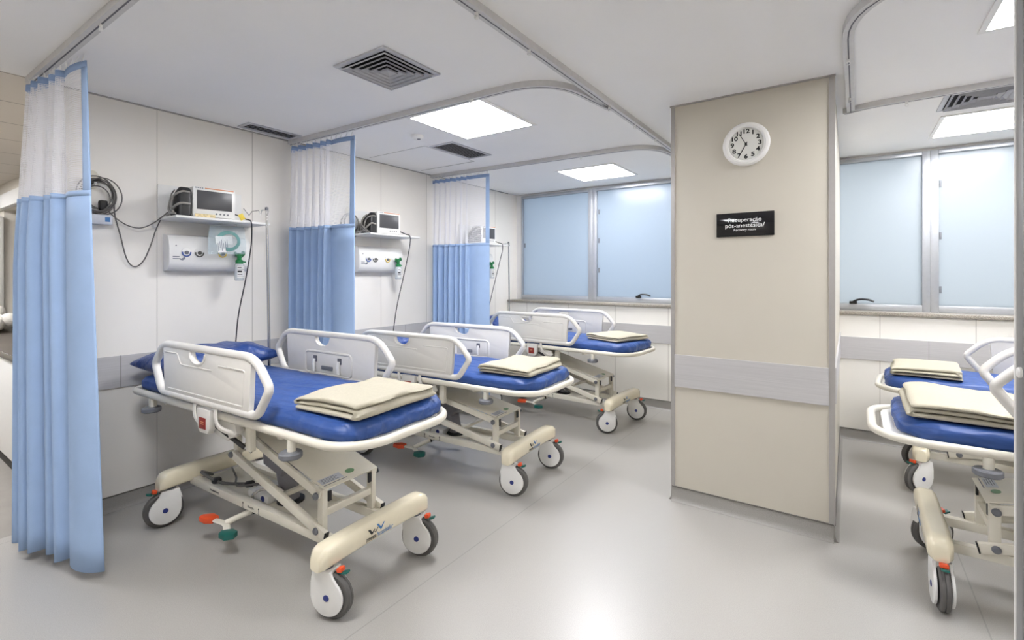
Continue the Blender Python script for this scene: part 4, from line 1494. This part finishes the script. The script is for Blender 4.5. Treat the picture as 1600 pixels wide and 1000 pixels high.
# things only the first bay shows
bg_ = thing('oxygen_mask_bag', 'clear plastic bag with coiled green oxygen tubing hanging under the nearest shelf', 'oxygen mask', (XL + 0.18, 1.665, 1.735))
b = MB()
def bagf(sg_):
    def f(u, v):
        a, c = 2 * u - 1, 2 * v - 1
        e = (1 - abs(a) ** 4) * (1 - abs(c) ** 4)
        w = 0.128 * (1 - 0.10 * max(0, c)) 
        return Vector((sg_ * 0.018 * e * (1 + 0.4 * noise.noise(Vector((a * 3, c * 3, 4)))), a * w + 0.012 * noise.noise(Vector((c * 3, 0, 1))), c * 0.100 + 0.004 * a))
    return f
b.grid(bagf(1), 16, 16)
b.grid(bagf(-1), 16, 16)
bmesh.ops.remove_doubles(b.bm, verts=b.bm.verts, dist=0.0004)
b.build('bag', 'film', bg_, 60)
b = MB()
for q in range(4):
    r = 0.078 - q * 0.006
    b.tube([(0.001 + 0.004 * (q - 1.5), r * math.cos(2 * PI * k / 30) + 0.008, r * 0.88 * math.sin(2 * PI * k / 30) - 0.006) for k in range(30)], 0.0048, 8, True)
b.build('tubing', 'mask', bg_)
b = MB()
b.box(0.012, 0.013, -0.085, 0.028, -0.030, 0.028, 0, Matrix.Rotation(0.08, 4, 'X'))
b.box(0.012, 0.013, -0.075, -0.02, -0.085, -0.03, 0, Matrix.Rotation(0.08, 4, 'X'))
lo = b.build('paper_insert', 'white', bg_)
b = MB()
for q in range(6):
    b.box(0.0131, 0.0134, -0.072 + q * 0.012, -0.068 + q * 0.012, -0.075 + (q % 2) * 0.02, -0.02 + (q % 3) * 0.012, 0, Matrix.Rotation(0.08, 4, 'X'))
b.build('insert_print', 'ink_grey', lo)
MB().tube([(-0.02, 0.06, 0.118), (0.01, 0.06, 0.112), (0.012, 0.06, 0.098)], 0.003, 6).build('hanging_clip', 'white', bg_)

b = MB().box(-0.003, 0.003, -0.062, 0.062, 0, 0.022, 0.001)
o = b.build('printed_card', 'peach', None, loc=(XL + 0.286, 1.475, 1.870))
tag(o, 'small printed card standing on the shelf under the nearest monitor screen', 'card')
b = MB().box(-0.002, 0.002, -0.017, 0.017, 0, 0.044, 0.001, Matrix.Rotation(0.5, 4, 'X'))
o = b.build('yellow_tag', 'yellow', None, loc=(XL + 0.28, 1.725, 1.878))
tag(o, 'yellow tag on the power cord at the end of the nearest shelf', 'tag')

# wall hook with coiled leads beside the first curtain, and its long looping lead
hk = thing('lead_hook', 'pale oval wall hook holding coiled leads beside the nearest curtain', 'hook', (XL, 0.965, 2.07))
MB().prism([(0.032 * math.cos(2 * PI * k / 28), 0.058 * math.sin(2 * PI * k / 28)) for k in range(28)], 'yz', 0.0, 0.006, 0.002).build('hook_plate', 'peach' if False else 'cream', hk)
MB().tube(smooth_path([(0.006, 0, -0.02), (0.035, 0, -0.035), (0.05, 0, -0.02)], 5), 0.006, 8).build('hook_arm', 'white', hk)
def coil(name, y, z, r, n, rad, label, x0=XL + 0.022, m='cable', ell=1.0):
    b = MB()
    rn = random.Random(n)
    for q in range(n):
        rr = r + rn.uniform(-0.016, 0.016)
        oy, oz = rn.uniform(-0.016, 0.016), rn.uniform(-0.022, 0.014)
        b.tube([(x0 + q * 0.045 / n, y + oy + rr * math.cos(2 * PI * k / 32), z + oz + ell * rr * math.sin(2 * PI * k / 32)) for k in range(32)], rad, 8, True)
    return b
b = coil('c', 0.985, 1.968, 0.078, 10, 0.0036, '', ell=1.2)
b.mi = 1
b.box(XL + 0.012, XL + 0.055, 0.985, 1.025, 1.885, 1.945, 0.008)
b.mi = 0
o = b.build('coiled_lead', ['cable', 'rubber'], None)
tag(o, 'dark grey lead coiled on the wall hook beside the nearest curtain', 'cable')
b = MB()
b.box(XL + 0.008, XL + 0.07, 0.90, 1.045, 1.795, 1.855, 0.008)
b.mi = 1
b.box(XL + 0.0702, XL + 0.0708, 1.005, 1.03, 1.812, 1.840)
o = b.build('instrument_box', ['sticker', 'ink_blue'], None)
tag(o, 'small grey plastic box with blue mark on the wall under the coiled lead', 'box')
pts = [(XL + 0.05, 1.055, 1.96), (XL + 0.03, 1.065, 1.86), (XL + 0.02, 1.095, 1.74), (XL + 0.015, 1.13, 1.59), (XL + 0.02, 1.17, 1.54), (XL + 0.03, 1.215, 1.58), (XL + 0.04, 1.25, 1.68), (XL + 0.05, 1.275, 1.78), (XL + 0.07, 1.295, 1.85)]
o = MB().tube(smooth_path(pts, 8), 0.0038, 8).build('looping_lead', 'cable', None)
tag(o, 'long grey lead hanging in a deep loop between the wall hook and the nearest shelf', 'cable')
pts = [(XL + 0.05, 1.03, 1.875), (XL + 0.04, 1.075, 1.835), (XL + 0.04, 1.13, 1.80), (XL + 0.05, 1.19, 1.79), (XL + 0.06, 1.25, 1.82), (XL + 0.09, 1.30, 1.872), (XL + 0.12, 1.318, 1.90)]
o = MB().tube(smooth_path(pts, 8), 0.0038, 8).build('slack_lead', 'cable', None)
tag(o, 'grey lead hanging in a shallow sag from the coil to the nearest monitor', 'cable')
o = MB().box(XL + 0.0, XL + 0.05, 1.268, 1.30, 1.80, 1.85, 0.006).build('cable_connector', 'white', None)
tag(o, 'small pale connector clipped to the wall under the near corner of the nearest shelf', 'connector')
b = coil('c', 2.80, 1.965, 0.088, 2, 0.0065, '', m='cable', ell=1.1)
o = b.build('coiled_hose', 'hose', None)
tag(o, 'pale hose coiled on the wall behind the middle curtain', 'hose')
b = MB()
b.prism([(2.80 + 0.03 * math.cos(2 * PI * k / 24), 2.075 + 0.045 * math.sin(2 * PI * k / 24)) for k in range(24)], 'yz', XL, XL + 0.006, 0.001)
b.tube(smooth_path([(XL + 0.006, 2.80, 2.05), (XL + 0.035, 2.80, 2.035), (XL + 0.05, 2.80, 2.05)], 5), 0.006, 8)
o = b.build('hose_hook', 'cream', None)
tag(o, 'oval wall hook behind the middle curtain', 'hook')

# drip poles standing in sockets of the stretchers
def iv_pole(label, pose, lx, ly, zbase, ztop, lean, hook_dir):
    w = world_pt(pose, (lx, ly, zbase))
    t = thing('drip_pole', label, 'drip pole', w, 0, 'steel drip poles')
    H = ztop - zbase
    top = Vector((lean[0], lean[1], H))
    MB().tube([(0, 0, 0), top * 0.55, top], [0.0095, 0.009, 0.0075], 12).build('pole', 'steel', t)
    MB().lathe([(0.0, 0.012), (0.011, 0.008), (0.012, 0.0), (0.012, -0.012), (0.0, -0.012)], top, (0, 0, 1), 14).build('pole_cap', 'grey', t)
    d = Vector((hook_dir[0], hook_dir[1], 0)).normalized()
    for sgn, L in ((1, 1.0), (-1, 0.4)):
        p = [top + Vector((0, 0, -0.012)), top + d * 0.035 * L + Vector((0, 0, -0.010)), top + d * 0.050 * L + Vector((0.012, 0, -0.052)), top + d * 0.068 * L + Vector((0.02, 0, -0.015)), top + d * 0.105 * L + Vector((0, 0, -0.02)), top + d * 0.125 * L + Vector((0, 0, -0.050)), top + d * 0.165 * L + Vector((0, 0, 0.0))]
        if sgn < 0:
            p = [top + (q - top) * 1.0 - 2 * d * (q - top).dot(d) for q in p][:3]
        MB().tube(p, 0.0032, 6).build('drip_hook', 'steel', t)
    MB().lathe([(0.0, -0.03), (0.016, -0.03), (0.016, 0.03), (0.0, 0.03)], (0, 0, 0.0), (0, 0, 1), 14).build('socket_sleeve', 'cream', t)
    return t
iv_pole('thin steel drip pole behind the head of the nearest stretcher', beds[0][1], -0.70, 0.375, bed_zf[0] - 0.01, 1.96, (0.0, -0.02), (-0.82, -0.57))
iv_pole('steel drip pole at the head of the second left stretcher, in front of the curtain', beds[1][1], -0.76, -0.375, bed_zf[1] - 0.01, 1.88, (0.03, 0.01), (-0.82, -0.57))
iv_pole('steel drip pole behind the farthest curtain, at the stretcher under the left windows', beds[2][1], -0.90, 0.375, bed_zf[2] - 0.01, 1.90, (0.0, -0.02), (-0.82, -0.57))
